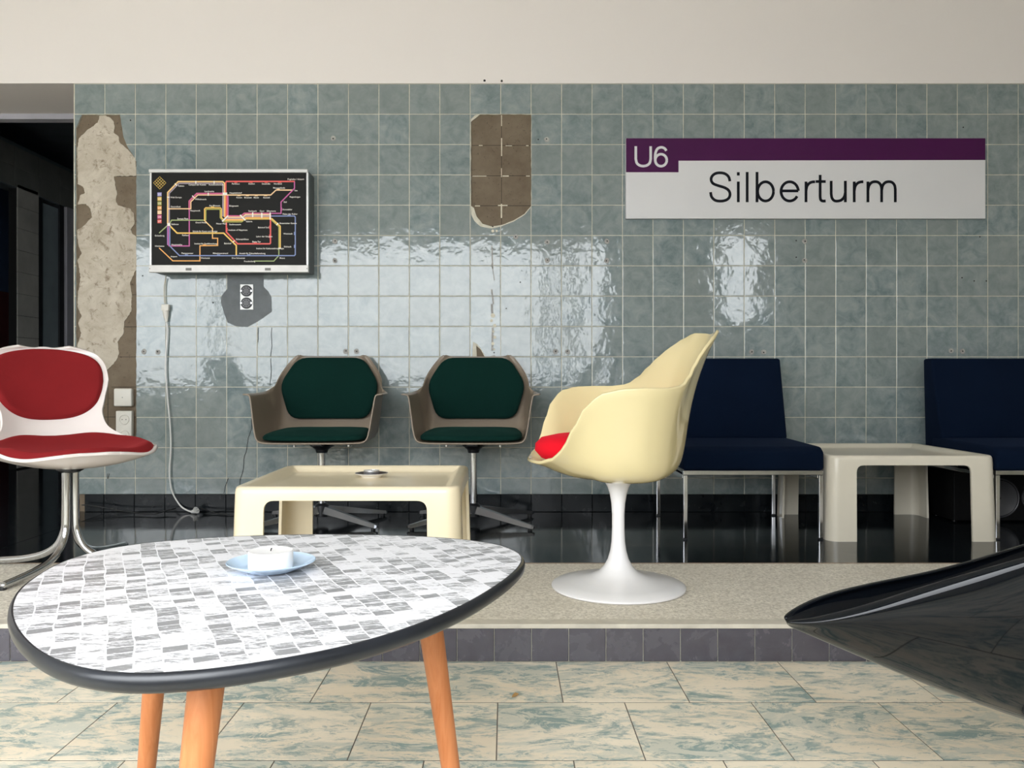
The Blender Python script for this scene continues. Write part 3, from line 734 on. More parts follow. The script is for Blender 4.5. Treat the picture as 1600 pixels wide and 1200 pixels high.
WHITE = [('letter', [[(89, 103), (89, 155)] + sm([(89, 155), (93, 172), (104, 182), (120, 185.5), (136, 182), (147, 172), (151, 155)])[1:] + [(151, 103)]]),
         ('digit', [arc(194, 161, 24, 25, 0, 360, 30), sm([(216, 122), (209, 112), (195, 107.5), (180, 113), (172, 128), (169.5, 145), (170, 162)])])]
ku = 1 / 2.6667 / F_PX * YS
for lst, mt, wd in ((BLACK, M_ink, 11.6), (WHITE, M_signwhite, 10.5)):
    for nm, strokes in lst:
        parts = []
        for i, s in enumerate(strokes):
            V, F = ribbon([(sx_(u), sz_(v)) for u, v in s], wd * ku); parts.append(([(x, SY - .0010 - i * .00012, z) for x, z in V], F))
        obj(nm, join(parts), mt, sg)

# bare twin socket in the grey filler
YK = YW - .004
so = empty('bare_wall_socket', (ax(385, YK), YW, az(464, YK)), 0, 'bare metal twin socket insert in a grey filler patch below the map box', 'socket')
def kx(u): return ax(320 + u / 8.57, YK) - so.location.x
def kz(v): return az(420 + v / 8.57, YK) - so.location.z
obj('mounting_plate', box(kx(474), kx(650), -.005, .0005, kz(547), kz(208), .001, 1), simple('zinc_plate', (.62, .62, .60), .4, .3), so)
for cv in (297, 460):
    Mx = Matrix.Translation((kx(560), -.005, kz(cv))) @ Matrix.Rotation(PI / 2, 4, 'X')
    s_ = obj('socket_insert', xform(lathe([(0, 0), (.0285, 0), (.0285, .004), (.025, .005), (0, .005)], 24), Mx), M_blackmetal, so)
    obj('insert_face', xform(lathe([(0, .004), (.0225, .004), (.0225, .0065), (0, .0065)], 24), Mx), simple('insert_grey', (.14, .14, .15), .5), s_)
    for k in range(8):
        a = PI / 8 + k * PI / 4
        obj('terminal', xform(box(-.002, .002, -.002, .002, .006, .0075), Mx @ Matrix.Translation((.0155 * math.cos(a), .0155 * math.sin(a), 0))), M_hole, s_)
    for s in (-1, 1): obj('contact', xform(box(-.003, .003, -.004, .004, .005, .009), Mx @ Matrix.Translation((s * .0255, 0, 0))), M_chrome, s_)

# surface boxes beside the red chair
YQ = YM - .03
jb = empty('junction_box', (ax(191.5, YQ), YM, az(621, YQ)), 0, 'square cream junction box on the stripped strip, above the twin wall socket', 'junction box')
hx = 14 / F_PX * YQ; hz = 14 / F_PX * YQ
obj('cover', box(-hx, hx, -.032, -.006, -hz, hz, .007, 3), M_plastic, jb, 40); obj('back_plate', box(-hx + .003, hx - .003, -.008, 0, -hz + .003, hz - .003), M_plastic, jb)
obj('screw', xform(lathe([(0, 0), (.003, 0), (.0025, .0015), (0, .0015)], 8), Matrix.Translation((0, -.032, 0)) @ Matrix.Rotation(PI / 2, 4, 'X')), M_dowel, jb)
tw = empty('twin_wall_socket', (ax(193, YQ), YM, az(668, YQ)), 0, 'cream upright twin wall socket below the square junction box, behind the red chair', 'socket')
hx = 12.5 / F_PX * YQ; hz = 26 / F_PX * YQ
obj('housing', box(-hx, hx, -.030, 0, -hz, hz, .005, 2), M_plastic, tw, 40)
for s in (1, -1):
    Mx = Matrix.Translation((.003, -.030, s * hz * .48)) @ Matrix.Rotation(PI / 2, 4, 'X')
    k_ = obj('socket_face', xform(lathe([(.0, .0008), (.020, .0008), (.022, .004), (.0255, .004), (.027, 0)], 24), Mx), M_plastic, tw)
    for q in (-1, 1): obj('pin_hole', xform(lathe([(0, .0009), (.0024, .0009), (.0024, .0012), (0, .0012)], 8), Mx @ Matrix.Translation((q * .0095, 0, 0))), M_hole, k_)

# white extension cable
YC = YW - .014
wc = empty('extension_cable', at(259, 490, YC), 0, 'white cable hanging from the map box down the tiles to the floor', 'cable')
lo = Vector(wc.location)
def cp(l, y=YC): return [at(a[0], a[1], a[2] if len(a) > 2 else y) - lo for a in l]
obj('thin_lead', tube(cr(cp([(259, 434), (257, 445), (256.5, 458), (257, 470), (257.3, 474)]), 4), .0024, 6), M_cableold, wc, 180)
obj('coupler', join([box(-.019 + (258 - 259) * 0, .019, -.012, .012, .014, .046, .004), tube([Vector((0, 0, .015)), Vector((.0015, 0, -.012)), Vector((.004, 0, -.042))], [.016, .013, .006], 12)]), M_plastic, wc, 40)
obj('flex', tube(cr(cp([(260.2, 504), (261.5, 515), (260.5, 535), (259, 560), (259, 585), (261, 610), (263, 635), (265.5, 660), (267, 690), (266.5, 712), (265, 730), (265.5, 750), (269, 768), (276, 782), (285, 793, YC - .01), (295, 798.5, YC - .03), (301, 799.5, YC - .05)]), 5), .0042, 8), M_cablew, wc, 180)
pl = obj('plug', join([tube([at(299, 800, YC - .05) - lo, at(304, 799, YC - .055) - lo, at(307, 797, YC - .06) - lo], [.007, .012, .018], 12)]), M_cablew, wc, 40)
for s in (-1, 1):
    obj('pin', tube([at(307, 797 + s * 2, YC - .06) - lo, at(310, 795.5 + s * 2, YC - .066) - lo], .0024, 8), M_chrome, pl)
for i, (pts, lab) in enumerate([([(128, 789, 4.10), (150, 791, 4.09), (180, 796.5, 4.08), (210, 801, 4.05), (240, 803, 4.02), (262, 797.5, 4.08), (275, 794, 4.11)], 'thin black cable along the baseboard under the white plug'),
                                ([(310, 792, 4.12), (322, 797, 4.10), (340, 802.5, 4.06), (358, 804, 4.03), (380, 803, 4.05), (400, 801, 4.08)], 'thin black cable on the dark floor behind the warm cream table')]):
    P3 = cr([Vector((ax(a, y), y, max(.005, az(c, y)))) for a, c, y in pts], 5)
    tag(obj('floor_cable', tube(P3, .0035, 6), M_blackmetal, None, 180), lab, 'cable', 'black cables by the baseboard')

# ---------------------------------------------------------------- red upholstered shell chair
def shell_fn(path, width, lift):
    """path: stations (t, y, z) of the centre line; returns P(t, u), u across from -1 to 1"""
    T = [a[0] for a in path]; S = [Vector((a[1], a[2])) for a in path]
    def P(t, u):
        t = min(max(t, T[0]), T[-1]); i = 0
        while i < len(T) - 2 and t > T[i + 1]: i += 1
        f = (t - T[i]) / (T[i + 1] - T[i]); g = lambda j: S[j] if 0 <= j < len(S) else (S[0] * 2 - S[1] if j < 0 else S[-1] * 2 - S[-2])
        a, b_, c_, d = g(i - 1), g(i), g(i + 1), g(i + 2)
        q = .5 * ((2 * b_) + (c_ - a) * f + (2 * a - 5 * b_ + 4 * c_ - d) * f * f + (3 * b_ - a - 3 * c_ + d) * f ** 3)
        dq = .5 * ((c_ - a) + 2 * (2 * a - 5 * b_ + 4 * c_ - d) * f + 3 * (3 * b_ - a - 3 * c_ + d) * f * f)
        n = Vector((-dq.y, dq.x)); n = n / max(n.length, 1e-6)          # up on the seat, forward on the back
        k = lift(t) * abs(u) ** 2.2
        return Vector((u * width(t, q.x, q.y), q.x + n.x * k, q.y + n.y * k))
    return P
rc = empty('swivel_shell_chair', (ax(110, 2.93), 2.93, 0), math.radians(42), 'white shell chair with dark red back and seat pads on a chrome base', 'chair')
path = [(0, -.2838, .414), (.1, -.215, .373), (.2, -.130, .358), (.3, -.040, .356), (.4, .050, .366), (.5, .140, .386), (.6, .225, .432), (.7, .285, .502), (.8, .318, .572), (.9, .342, .645), (1.0, .366, .722), (1.1, .389, .7885)]
def se(x, c, L, A, n): return A * max(0, 1 - (abs(x - c) / L) ** n) ** (1 / n)
WT = [(.3, .278), (.4, .270), (.5, .226), (.6, .186), (.7, .176), (.8, .194), (.9, .214), (1.0, .212)]
def rc_width(t, y, z):
    if t <= .4: return se(y, -.02, .2651, .278, 2.3)
    if t >= .9: return se(z, .648, .1441, .216, 2.9)
    i = int((t - .3) * 10 + 1e-9); f = (t - WT[i][0]) * 10; a, b_, c_, d = (WT[k][1] for k in (i - 1, i, i + 1, i + 2))
    return .5 * (2 * b_ + (c_ - a) * f + (2 * a - 5 * b_ + 4 * c_ - d) * f * f + (3 * b_ - a - 3 * c_ + d) * f ** 3)
def rc_lift(t): return .060 * min(1, t / .18) ** 1.2 * (1 if t < .75 else max(.45, 1 - (t - .75) * 1.6))
PF = shell_fn(path, rc_width, rc_lift)
ts = [1.1 * (1 - math.cos(PI * k / 90)) / 2 for k in range(91)]
us = [math.sin(-PI / 2 + PI * i / 48) for i in range(49)]
obj('shell', grid([[PF(t, u) for u in us] for t in ts]), M_shellwhite, rc, 180, solid=.011, offset=-1).modifiers['solid'].use_even_offset = False
def onshell(P, t0, t1, um, thick, ex=.5, nr=14, na=112, sgn=1, umf=None):
    rows = []
    prof = [(1.0, 0), (1.0, .35), (.992, .62), (.97, .85), (.93, .97), (.85, 1.0), (.7, 1.04), (.5, 1.10), (.25, 1.15), (.02, 1.16)]
    for s, h in prof:
        row = []
        for k in range(na):
            a = 2 * PI * k / na; ca, sa = math.cos(a), math.sin(a)
            x = math.copysign(abs(ca) ** ex, ca) * s; y = math.copysign(abs(sa) ** ex, sa) * s
            t = (t0 + t1) / 2 + y * (t1 - t0) / 2; u = x * (um if umf is None else umf(t))
            e = .01; p = P(t, u); n = (P(t, min(.999, u + e)) - P(t, max(-.999, u - e))).cross(P(t + e, u) - P(t - e, u))
            n = n.normalized() if n.length > 1e-9 else Vector((0, 0, 1))
            row.append(p + n * ((h * thick + .002) * sgn))
        rows.append(row)
    V, F = grid(rows, True); k = (len(rows) - 1) * na; F.append(tuple(range(k, k + na))); return V, F
obj('seat_pad', onshell(PF, .004, .600, .965, .040, .46), M_red, rc, 180)
obj('back_pad', onshell(PF, .705, 1.084, .93, .028, .50, umf=lambda t: .93), M_red, rc, 180)
for k in range(4):
    a = math.radians(40 + 90 * k); c_, s_ = math.cos(a), math.sin(a)
    path = cr([Vector((c_ * r, s_ * r, z)) for r, z in ((.020, .352), (.020, .28), (.021, .18), (.025, .13), (.050, .078), (.10, .045), (.17, .027), (.25, .018), (.33, .013))], 5)
    lg = obj('leg', tube(path, [.0125] * len(path), 10), M_chrome, rc, 180)
    obj('glide', lathe([(0, 0), (.012, 0), (.012, .008), (0, .01)], 12, (c_ * .325, s_ * .325, 0)), M_blackmetal, lg)
obj('seat_mount', lathe([(.0, .336), (.030, .336), (.045, .345), (.045, .353), (0, .353)], 24), M_blackmetal, rc, 40)

# ---------------------------------------------------------------- green armchairs on pedestals
def green_chair():
    r = empty('pedestal_armchair', (0, 0, 0))
    def arm(y, yt, lip, zt=.598):
        return [(0, y, .388), (.12, y, .388), (.200, y, .389), (.228, y, .394), (.241, y, .412), (.254, y + (yt - y) * .5, .50), (.266, yt, zt - .014), (.272, yt, zt), (.284, yt, zt + .004), (lip, yt, zt + .005)]
    def back(y, z, hw, dz, fw):
        return [(0, y, z), (hw * .5, y - .002, z), (hw * .80, y - .008, z), (hw * .90, y - .014, z + dz * .15), (hw * .95, y - .022, z + dz * .35), (hw * .98, y - .022 - fw * .5, z + dz * .7), (hw, y - .022 - fw * .9, z + dz), (hw, y - .022 - fw, z + dz), (hw + .001, y - .022 - fw, z + dz + .001), (hw + .002, y - .022 - fw, z + dz + .001)]
    H = [arm(-.245, -.222, .304), arm(-.235, -.212, .308), arm(-.12, -.12, .312), arm(.02, .02, .304), arm(.10, .08, .292, .602),
         [(0, .175, .410), (.12, .173, .410), (.20, .168, .412), (.226, .158, .418), (.238, .148, .435), (.250, .128, .53), (.260, .112, .598), (.264, .108, .607), (.268, .106, .611), (.276, .104, .613)],
         [(0, .215, .468), (.12, .213, .468), (.196, .206, .470), (.224, .196, .476), (.235, .184, .495), (.246, .160, .57), (.254, .140, .617), (.256, .137, .623), (.258, .136, .626), (.261, .135, .628)],
         back(.233, .56, .250, .075, .040), back(.250, .65, .243, .03, .012), back(.263, .73, .202, .012, .004), back(.2695, .768, .176, .003, .001), back(.2705, .776, .168, 0, 0), back(.271, .779, .160, 0, 0)]
    rows = [[Vector((-x, y, z)) for x, y, z in h[:0:-1]] + [Vector(p) for p in h] for h in H]
    obj('shell', grid(rows), M_taupe, r, 180, subsurf=2, solid=.008, offset=1)
    yb = lambda z: .213 + (z - .468) * .186
    ol = rounded([(-.160, .772), (.160, .772), (.242, .640), (.190, .474), (-.190, .474), (-.242, .640)], .05, 6)
    obj('back_pad', pad(ol, .024, lambda x, z, h: (x, yb(z) - .014 - .34 * x * x - h, z), puff=.012), M_green, r, 180)
    ol = rounded([(-.224, -.236), (.224, -.236), (.226, -.05), (.200, .170), (-.200, .170), (-.226, -.05)], .06, 6)
    obj('seat_pad', pad(ol, .022, lambda x, y, h: (x, y, .3945 + .10 * x * x + .035 * max(0, y + .2) + h), puff=.020), M_green, r, 180)
    br = obj('seat_bracket', join([box(-.15, .15, -.025, .025, .362, .378, .004), box(-.025, .025, -.13, .13, .362, .378, .004), lathe([(.0, .325), (.026, .325), (.03, .34), (.06, .362), (0, .362)], 20)]), M_blackmetal, r)
    for s in (-1, 1): obj('bolt', lathe([(0, .352), (.007, .352), (.007, .364), (0, .364)], 8, (s * .125, 0, 0)), M_chrome, br)
    obj('column', lathe([(.0165, .05), (.0165, .335)], 20), M_chrome, r, 40)
    obj('hub', lathe([(0, .03), (.030, .03), (.032, .045), (.032, .082), (.020, .092), (0, .092)], 20), M_blackmetal, r, 40)
    for k in range(4):
        a = math.radians(36 if k in (0, 2) else -36) + (PI if k in (1, 2) else 0)
        a = [math.radians(q) for q in (-36, 36, 144, 216)][k]
        d = Vector((math.cos(a), math.sin(a), 0)); n = Vector((-d.y, d.x, 0)); rows = []
        for s, wd, zt, zb in ((.02, .021, .080, .046), (.12, .018, .063, .036), (.24, .014, .041, .020), (.335, .010, .024, .009), (.345, .006, .020, .011)):
            rows.append([d * s + n * (wd * q) + Vector((0, 0, zt if t else zb)) for q, t in ((-1, 0), (-1, .0), (-.55, 1), (.55, 1), (1, 0), (1, 0))])
        V, F = grid(rows, True); F.append(tuple(range(24, 30)))
        lg = obj('leg', (V, F), simple('dull_chrome', (.24, .25, .27), .24, .9) if k == 0 and 'dull_chrome' not in bpy.data.materials else bpy.data.materials['dull_chrome'], r)
        obj('glide', lathe([(0, 0), (.010, 0), (.010, .011), (0, .012)], 12, d * .322), M_blackmetal, lg)
    return r
gc = green_chair(); gc.location = (ax(503, 3.83), 3.83, 0); gc.rotation_euler.z = math.radians(2)
tag(gc, 'green upholstered pedestal armchair below the bare twin socket, the one nearer the map box', 'chair', 'green armchairs against the wall')
g2 = copy_tree(gc); g2.location = (ax(740, 3.83), 3.83, 0); g2.rotation_euler.z = math.radians(-1.5)
g2['label'] = 'green upholstered pedestal armchair below the stripped brown patch, beside the glossy cream shell armchair'

# ---------------------------------------------------------------- cream moulded tables
def cream_table(name, S, Hh, mat, flange=.112, loc=(0, 0, 0), lab='', D=None):
    r = empty(name, loc, 0, lab, 'table', 'low cream moulded tables')
    D = D or S; cr_ = .045; nC = 8
    def ring(gr, z):                        # rounded rectangle grown by gr; the same count of points at every height
        hx, hy, rad = S / 2 + gr, D / 2 + gr, max(cr_ + gr, .004); out = []
        for q, (cx, cy) in enumerate(((hx - rad, -hy + rad), (hx - rad, hy - rad), (-hx + rad, hy - rad), (-hx + rad, -hy + rad))):
            for k in range(nC + 1):
                a = -PI / 2 + q * PI / 2 + (PI / 2) * k / nC; out.append(Vector((cx + rad * math.cos(a), cy + rad * math.sin(a), z)))
        return out
    base = ring(0, 0); n = len(base); per = [0]
    for i in range(n): per.append(per[-1] + (base[(i + 1) % n] - base[i]).length)
    L = per[-1]
    zt = Hh - .018
    def P(s, z):
        s %= L; i = 0
        while i < n - 1 and per[i + 1] < s: i += 1
        f = (s - per[i]) / (per[i + 1] - per[i]); a, b_ = base[i], base[(i + 1) % n]; p = a.lerp(b_, f)
        g_ = .010 * (1 - z / Hh); d = Vector((p.x / (S / 2), p.y / (D / 2), 0)); return Vector((p.x + d.x * g_, p.y + d.y * g_, z))
    holes = []
    for q in range(4):                       # straight stretch of each side between corner arcs
        s0 = per[q * (nC + 1) + nC]; s1 = per[q * (nC + 1) + nC + 1]; k = flange - cr_
        top = Hh - .040
        h = rounded([(s0 + k, -.05), (s1 - k, -.05), (s1 - k + .004, top), (s0 + k - .004, top)], .03, 6)
        holes.append(h)
    ZS = Hh - .085
    ex = [((per[i], 0), (per[i], zt)) for i in range(1, n)] + [((0, ZS), (L, ZS))]
    outer = [(per[i], 0) for i in range(n + 1)] + [(per[i], zt) for i in range(n, -1, -1)]
    V, T = cdt([outer] + holes, lambda c: inside(c, outer) and not any(inside(c, h) for h in holes), ex)
    used = sorted({i for t in T for i in t}); ix = {u: k for k, u in enumerate(used)}
    P3 = [P(min(V[u][0], L - 1e-7) if V[u][0] < L - 1e-6 else 0, V[u][1]) for u in used]; F3 = [tuple(ix[i] for i in t) for t in T]
    rows = [[P(per[i], zt) for i in range(n)]]
    for gr, z in ((-.0010, Hh - .010), (-.0040, Hh - .004), (-.010, Hh - .0005), (-.016, Hh), (-.026, Hh), (-.031, Hh - .002), (-.040, Hh - .010), (-.050, Hh - .018), (-.056, Hh - .0205), (-.07, Hh - .0215)): rows.append(ring(gr, z))
    Vg, Fg = grid(rows, True); k = (len(rows) - 1) * n; Fg.append(tuple(range(k, k + n)))
    bm = bmesh.new(); vs = [bm.verts.new(p) for p in P3 + Vg]
    for f in F3 + [tuple(i + len(P3) for i in f) for f in Fg]:
        try: bm.faces.new([vs[i] for i in f])
        except ValueError: pass
    bmesh.ops.remove_doubles(bm, verts=bm.verts, dist=2e-5); bmesh.ops.recalc_face_normals(bm, faces=bm.faces)
    bm.verts.index_update(); vf = [v.co.copy() for v in bm.verts], [tuple(v.index for v in f.verts) for f in bm.faces]; bm.free()
    # tray top and the four corner legs are told apart by height
    body = bake(obj('table_top', vf, mat, r, 35, solid=.010, offset=-1), 35)
    src = body.data
    def pick(test):
        ps = [p for p in src.polygons if test(p.center)]; us = sorted({v for p in ps for v in p.vertices}); m_ = {u: k for k, u in enumerate(us)}
        return [src.vertices[u].co.copy() for u in us], [tuple(m_[v] for v in p.vertices) for p in ps], ps
    def part(nm, test):
        V_, F_, ps = pick(test); me = bpy.data.meshes.new(nm); me.from_pydata(V_, [], F_); me.update()
        me.polygons.foreach_set('use_smooth', [True] * len(F_)); me.set_sharp_from_angle(angle=math.radians(35)); return me
    top = part('table_top', lambda c: c.z >= ZS)
    for qx in (-1, 1):
        for qy in (-1, 1): link('leg', part('leg', lambda c: c.z < ZS and c.x * qx > 0 and c.y * qy > 0), mat, r)
    body.data = top; top.materials.append(mat)
    return r, body
TL = (-.800, -.134)
t1, _ = cream_table('moulded_coffee_table', TL[1] - TL[0], .352, M_cream1, .100, ((TL[0] + TL[1]) / 2, 2.405 + .31, 0), 'warm cream moulded low table with a tray top, a small tea light on it', .62)
t2, _ = cream_table('moulded_coffee_table', .684, .352, M_cream2, .112, (1.676, 3.39 + .335, 0), 'pale cream moulded low table with an empty tray top, between the navy chairs', .67)

# cream shell armchair
tc = empty('shell_armchair', (ax(966, 2.64), 2.64, 0), math.radians(180 + 7), 'glossy cream shell armchair on a white trumpet-shaped foot, scarlet seat cushion inside', 'chair')
RIM = [(0, .288, .416, .19), (20, .290, .418, .19), (34, .294, .434, .196), (42, .300, .462, .206), (50, .308, .525, .216), (58, .316, .590, .226), (67, .322, .628, .234), (78, .326, .641, .240), (90, .326, .643, .242), (100, .320, .643, .240),
       (110, .308, .649, .232), (118, .292, .674, .222), (126, .282, .711, .214), (134, .282, .746, .208), (142, .288, .776, .204), (151, .298, .803, .202), (160, .305, .822, .200), (170, .307, .819, .199), (180, .306, .813, .199)]
def rim(a):
    a = abs((a + 180) % 360 - 180)
    for i in range(len(RIM) - 1):
        if RIM[i][0] <= a <= RIM[i + 1][0]:
            g = lambda j: Vector(RIM[min(max(j, 0), len(RIM) - 1)][1:]); f = (a - RIM[i][0]) / (RIM[i + 1][0] - RIM[i][0])
            A, B, C, D = g(i - 1), g(i), g(i + 1), g(i + 2)
            return B.lerp(C, f * f * (3 - 2 * f) * .5 + f * .5)
rows = []
NA = 96
for i in range(23):
    s = i / 22; row = []
    for k in range(NA):
        a = 360 * k / NA; Rr, Hh, Rb = rim(a); aa = math.radians(a)
        ff = min(1, max(0, (Hh - .43) / .2)); rr2 = .058 + (Rb - .058) * (1 - (1 - s) ** (3.4 + 2.0 * ff)) + (Rr - Rb) * s ** (2.6 + 2.2 * ff * (1 if a < 0 else min(1, max(0, (abs((a + 180) % 360 - 180) - 90) / 40))))
        fl_ = min(1, max(0, (Hh - .43) / .2)); p = 1.25 + .75 * fl_
        z = .356 + (Hh - .356) * s ** p
        row.append(Vector((rr2 * math.cos(aa), rr2 * math.sin(aa), z)))
    rows.append(row)
V, F = grid(rows, True); F.append(tuple(range(NA))[::-1])
sh = obj('shell', (V, F), M_creamshell, tc, 180, solid=.010, offset=-1)
ml = sh.modifiers.new('soft_lip', 'BEVEL'); ml.width = .003; ml.segments = 2; ml.limit_method = 'ANGLE'; ml.angle_limit = 1.0
prof = [(.0, .400), (.12, .400), (.17, .404), (.205, .418), (.224, .440), (.222, .462), (.205, .480), (.16, .490), (.08, .493), (0, .494)]
cu = obj('seat_cushion', xform(lathe(prof, 48), Matrix.Translation((.035, 0, 0)) @ Matrix.Diagonal((1.04, .86, 1, 1))), M_scarlet, tc, 180)
obj('foot', lathe([(0, 0), (.208, 0), (.213, .004), (.213, .009), (.206, .0135), (.165, .021), (.122, .0295), (.088, .039), (.062, .052), (.045, .070), (.0335, .092), (.026, .118), (.0218, .148), (.0200, .19), (.0200, .235), (.0222, .27), (.0272, .300), (.0345, .322), (.046, .342), (.057, .354), (.060, .358), (0, .358)], 64), M_basewhite, tc, 50)

# ---------------------------------------------------------------- navy lounge chairs
def navy_chair():
    r = empty('lounge_chair', (0, 0, 0))
    def slab(pts, x0, x1, bv):
        V = [(x0, y, z) for y, z in pts] + [(x1, y, z) for y, z in pts]; n = len(pts)
        F = [tuple(range(n)), tuple(range(2 * n - 1, n - 1, -1))] + [(i, n + i, n + (i + 1) % n, (i + 1) % n) for i in range(n)]
        bm = bmesh.new(); vs = [bm.verts.new(v) for v in V]
        for f in F: bm.faces.new([vs[i] for i in f])
        bmesh.ops.recalc_face_normals(bm, faces=bm.faces); bmesh.ops.bevel(bm, geom=bm.edges[:], offset=bv, segments=3, profile=.5, affect='EDGES')
        bm.verts.index_update(); o = [v.co.copy() for v in bm.verts], [tuple(v.index for v in f.verts) for f in bm.faces]; bm.free(); return o
    obj('seat', slab([(-.32, .287), (-.322, .365), (-.29, .385), (.12, .392), (.20, .392), (.20, .287)], -.292, .292, .014), M_navy, r, 35)
    obj('backrest', slab([(.115, .394), (.215, .765), (.29, .765), (.27, .300), (.20, .295)], -.288, .288, .012), M_navy, r, 35)
    for x in (-.281, .281):
        for y in (-.305, .30):
            lg = obj('leg', box(x - .0085, x + .0085, y - .0085, y + .0085, .006, .268, .002), M_chrome, r)
            obj('glide', box(x - .008, x + .008, y - .008, y + .008, 0, .0065), M_blackmetal, lg)
        obj('side_rail', box(x - .0095, x + .0095, -.2955, .2905, .252, .2685, .002), M_chrome, r)
    for y in (-.305, .30): obj('cross_rail', box(-.2905, .2905, y - .0095, y + .0095, .268, .287, .002), M_chrome, r)
    return r
nv = navy_chair(); nv.location = (1.027, 3.735, 0)
tag(nv, 'navy armless lounge chair on chrome legs, partly behind the glossy cream shell armchair', 'chair', 'navy lounge chairs')
n2 = copy_tree(nv); n2.location = (2.322, 3.735, 0)
n2['label'] = 'navy armless lounge chair with a loudspeaker beneath it, beyond the pale cream table'

# ---------------------------------------------------------------- loudspeaker under the second navy chair
YL = 3.84
sp = empty('loudspeaker', (2.50, 3.96, 0), 0, 'black loudspeaker lying on the dark floor under the navy chair', 'loudspeaker')
obj('cabinet', box(-.415, .085, YL - 3.96, .12, 0.006, .235, .004), simple('speaker_black', (.004, .004, .0045), .5, spec=.15), sp)
for x_, f_ in ((-.39, .08), (.06, .08), (-.39, -.08), (.06, -.08)): obj('rubber_foot', lathe([(0, 0), (.012, 0), (.012, .007), (0, .007)], 10, (x_, f_, 0)), M_blackmetal, sp)
for cx, rad in ((-.205, .088), (-.045, .055)):
    Mx = Matrix.Translation((cx, YL - 3.96, .113)) @ Matrix.Rotation(PI / 2, 4, 'X')
    cn = obj('cone', xform(lathe([(rad, .0), (rad, .006), (rad * .94, .008), (rad * .90, .004), (rad * .8, .005), (rad * .3, -.0), (rad * .28, .003), (0, .008)], 36), Mx), simple('cone_black', (.007, .007, .008), .5, spec=.15), sp, 40)
    obj('cone_ring', xform(lathe([(rad * .96, .007), (rad * 1.0, .0095), (rad * 1.04, .007), (rad * 1.04, .0)], 36), Mx), simple('ring_grey', (.05, .05, .055), .35), cn, 40)

# ---------------------------------------------------------------- tea light on a saucer (warm cream table)
yc = 2.83; zt_ = .352 - .0212
def on(name, lab, cat, px, Y, z): return empty(name, (ax(px, Y), Y, z), 0, lab, cat)
s1 = on('small_saucer', 'small white saucer with a dark patterned rim on the warm cream table', 'saucer', 580.5, yc, zt_)
obj('dish', lathe([(0, 0), (.034, 0), (.036, .003), (.046, .008), (.056, .013), (.0565, .0142), (.054, .0142), (.036, .006), (0, .005)], 40), M_porc, s1, 50)
obj('dark_border', lathe([(.0385, .0074), (.0445, .0101), (.0525, .0141), (.0525, .0143), (.0385, .0078), (.0385, .0074)], 40), simple('border_print', (.045, .03, .025), .3, vscale=90, var=.8), s1, 50)
c1 = on('tea_light', 'small tea light in a tin cup on the dark rimmed saucer', 'candle', 580.5, yc, zt_ + .0052)
obj('tin_cup', lathe([(0, 0), (.0255, 0), (.0265, .001), (.027, .018), (.0262, .018), (.0255, .002), (0, .001)], 32), M_tin, c1, 50)
obj('wax', lathe([(0, .0015), (.0252, .0022), (.0258, .0165), (0, .0160)], 32), M_wax, c1, 50)
obj('wick', tube([(0, 0, .015), (.001, 0, .021)], .0008, 6), M_hole, c1)

# ---------------------------------------------------------------- near table with the printed stone top
ZTOP = .365
OUT = [(19.7, 959), (22.3, 938), (31.5, 921), (52.5, 904), (81, 885.6), (105, 875), (152, 860.7), (202, 851.5), (262.5, 845), (359.6, 838.4), (420, 836.3), (510, 835.1), (600, 836.2), (661, 838.4), (730, 843.6), (771, 849.3), (799, 857), (814, 866), (816.5, 875), (804, 891.5), (779.5, 910.8), (730, 941), (675, 965.8), (606, 990.5), (537.5, 1009.8), (469, 1023.5), (400, 1035),
       (367.5, 1040.5), (315, 1047), (262.5, 1051.5), (210, 1053), (170.6, 1051.5), (131, 1044.4), (92, 1032.6), (60.4, 1015.5), (39.4, 996), (26, 977.5)]
pts = []
for x, y in OUT:
    Y = (CAM_H - ZTOP) * F_PX / (y - VPY); pts.append(Vector((ax(x, Y), Y)))
pts = resample([(p.x, p.y) for p in cr([Vector((p.x, p.y, 0)) for p in pts], 6, True)], 120)
for _ in range(6): pts = [(pts[i - 1] + pts[i] * 2 + pts[(i + 1) % 120]) / 4 for i in range(120)]
cen = sum(pts, Vector((0, 0))) / 120
nt = empty('rounded_coffee_table', (cen.x, cen.y, ZF), 0, 'low rounded three-legged table with a grey and white stone print top and black edge', 'table')
def off(d, z): # outline grown outward by d along its normals
    out = []
    for i in range(120):
        t = (pts[(i + 1) % 120] - pts[i - 1]).normalized(); nrm = Vector((t.y, -t.x))
        if nrm.dot(pts[i] - cen) < 0: nrm = -nrm
        q = pts[i] + nrm * d - cen; out.append(Vector((q.x, q.y, z)))
    return out
zt = ZTOP - ZF
rows = [off(0, zt - .001), off(0, zt), off(-.02, zt)]
V, F = grid(rows, True); F.append(tuple(range(240, 360)))
obj('table_top', (V, F), M_lam, nt, 40)
rows = [off(-.0005, zt - .0006), off(.0012, zt + .0004), off(.0035, zt - .001), off(.0062, zt - .006), off(.0068, zt - .011), off(.0055, zt - .017), off(.001, zt - .0215), off(-.004, zt - .0225), off(-.02, zt - .0225)]
V, F = grid(rows, True); F.append(tuple(range(960, 1080))[::-1])
obj('edge_band', (V, F), M_rubber, nt, 180)
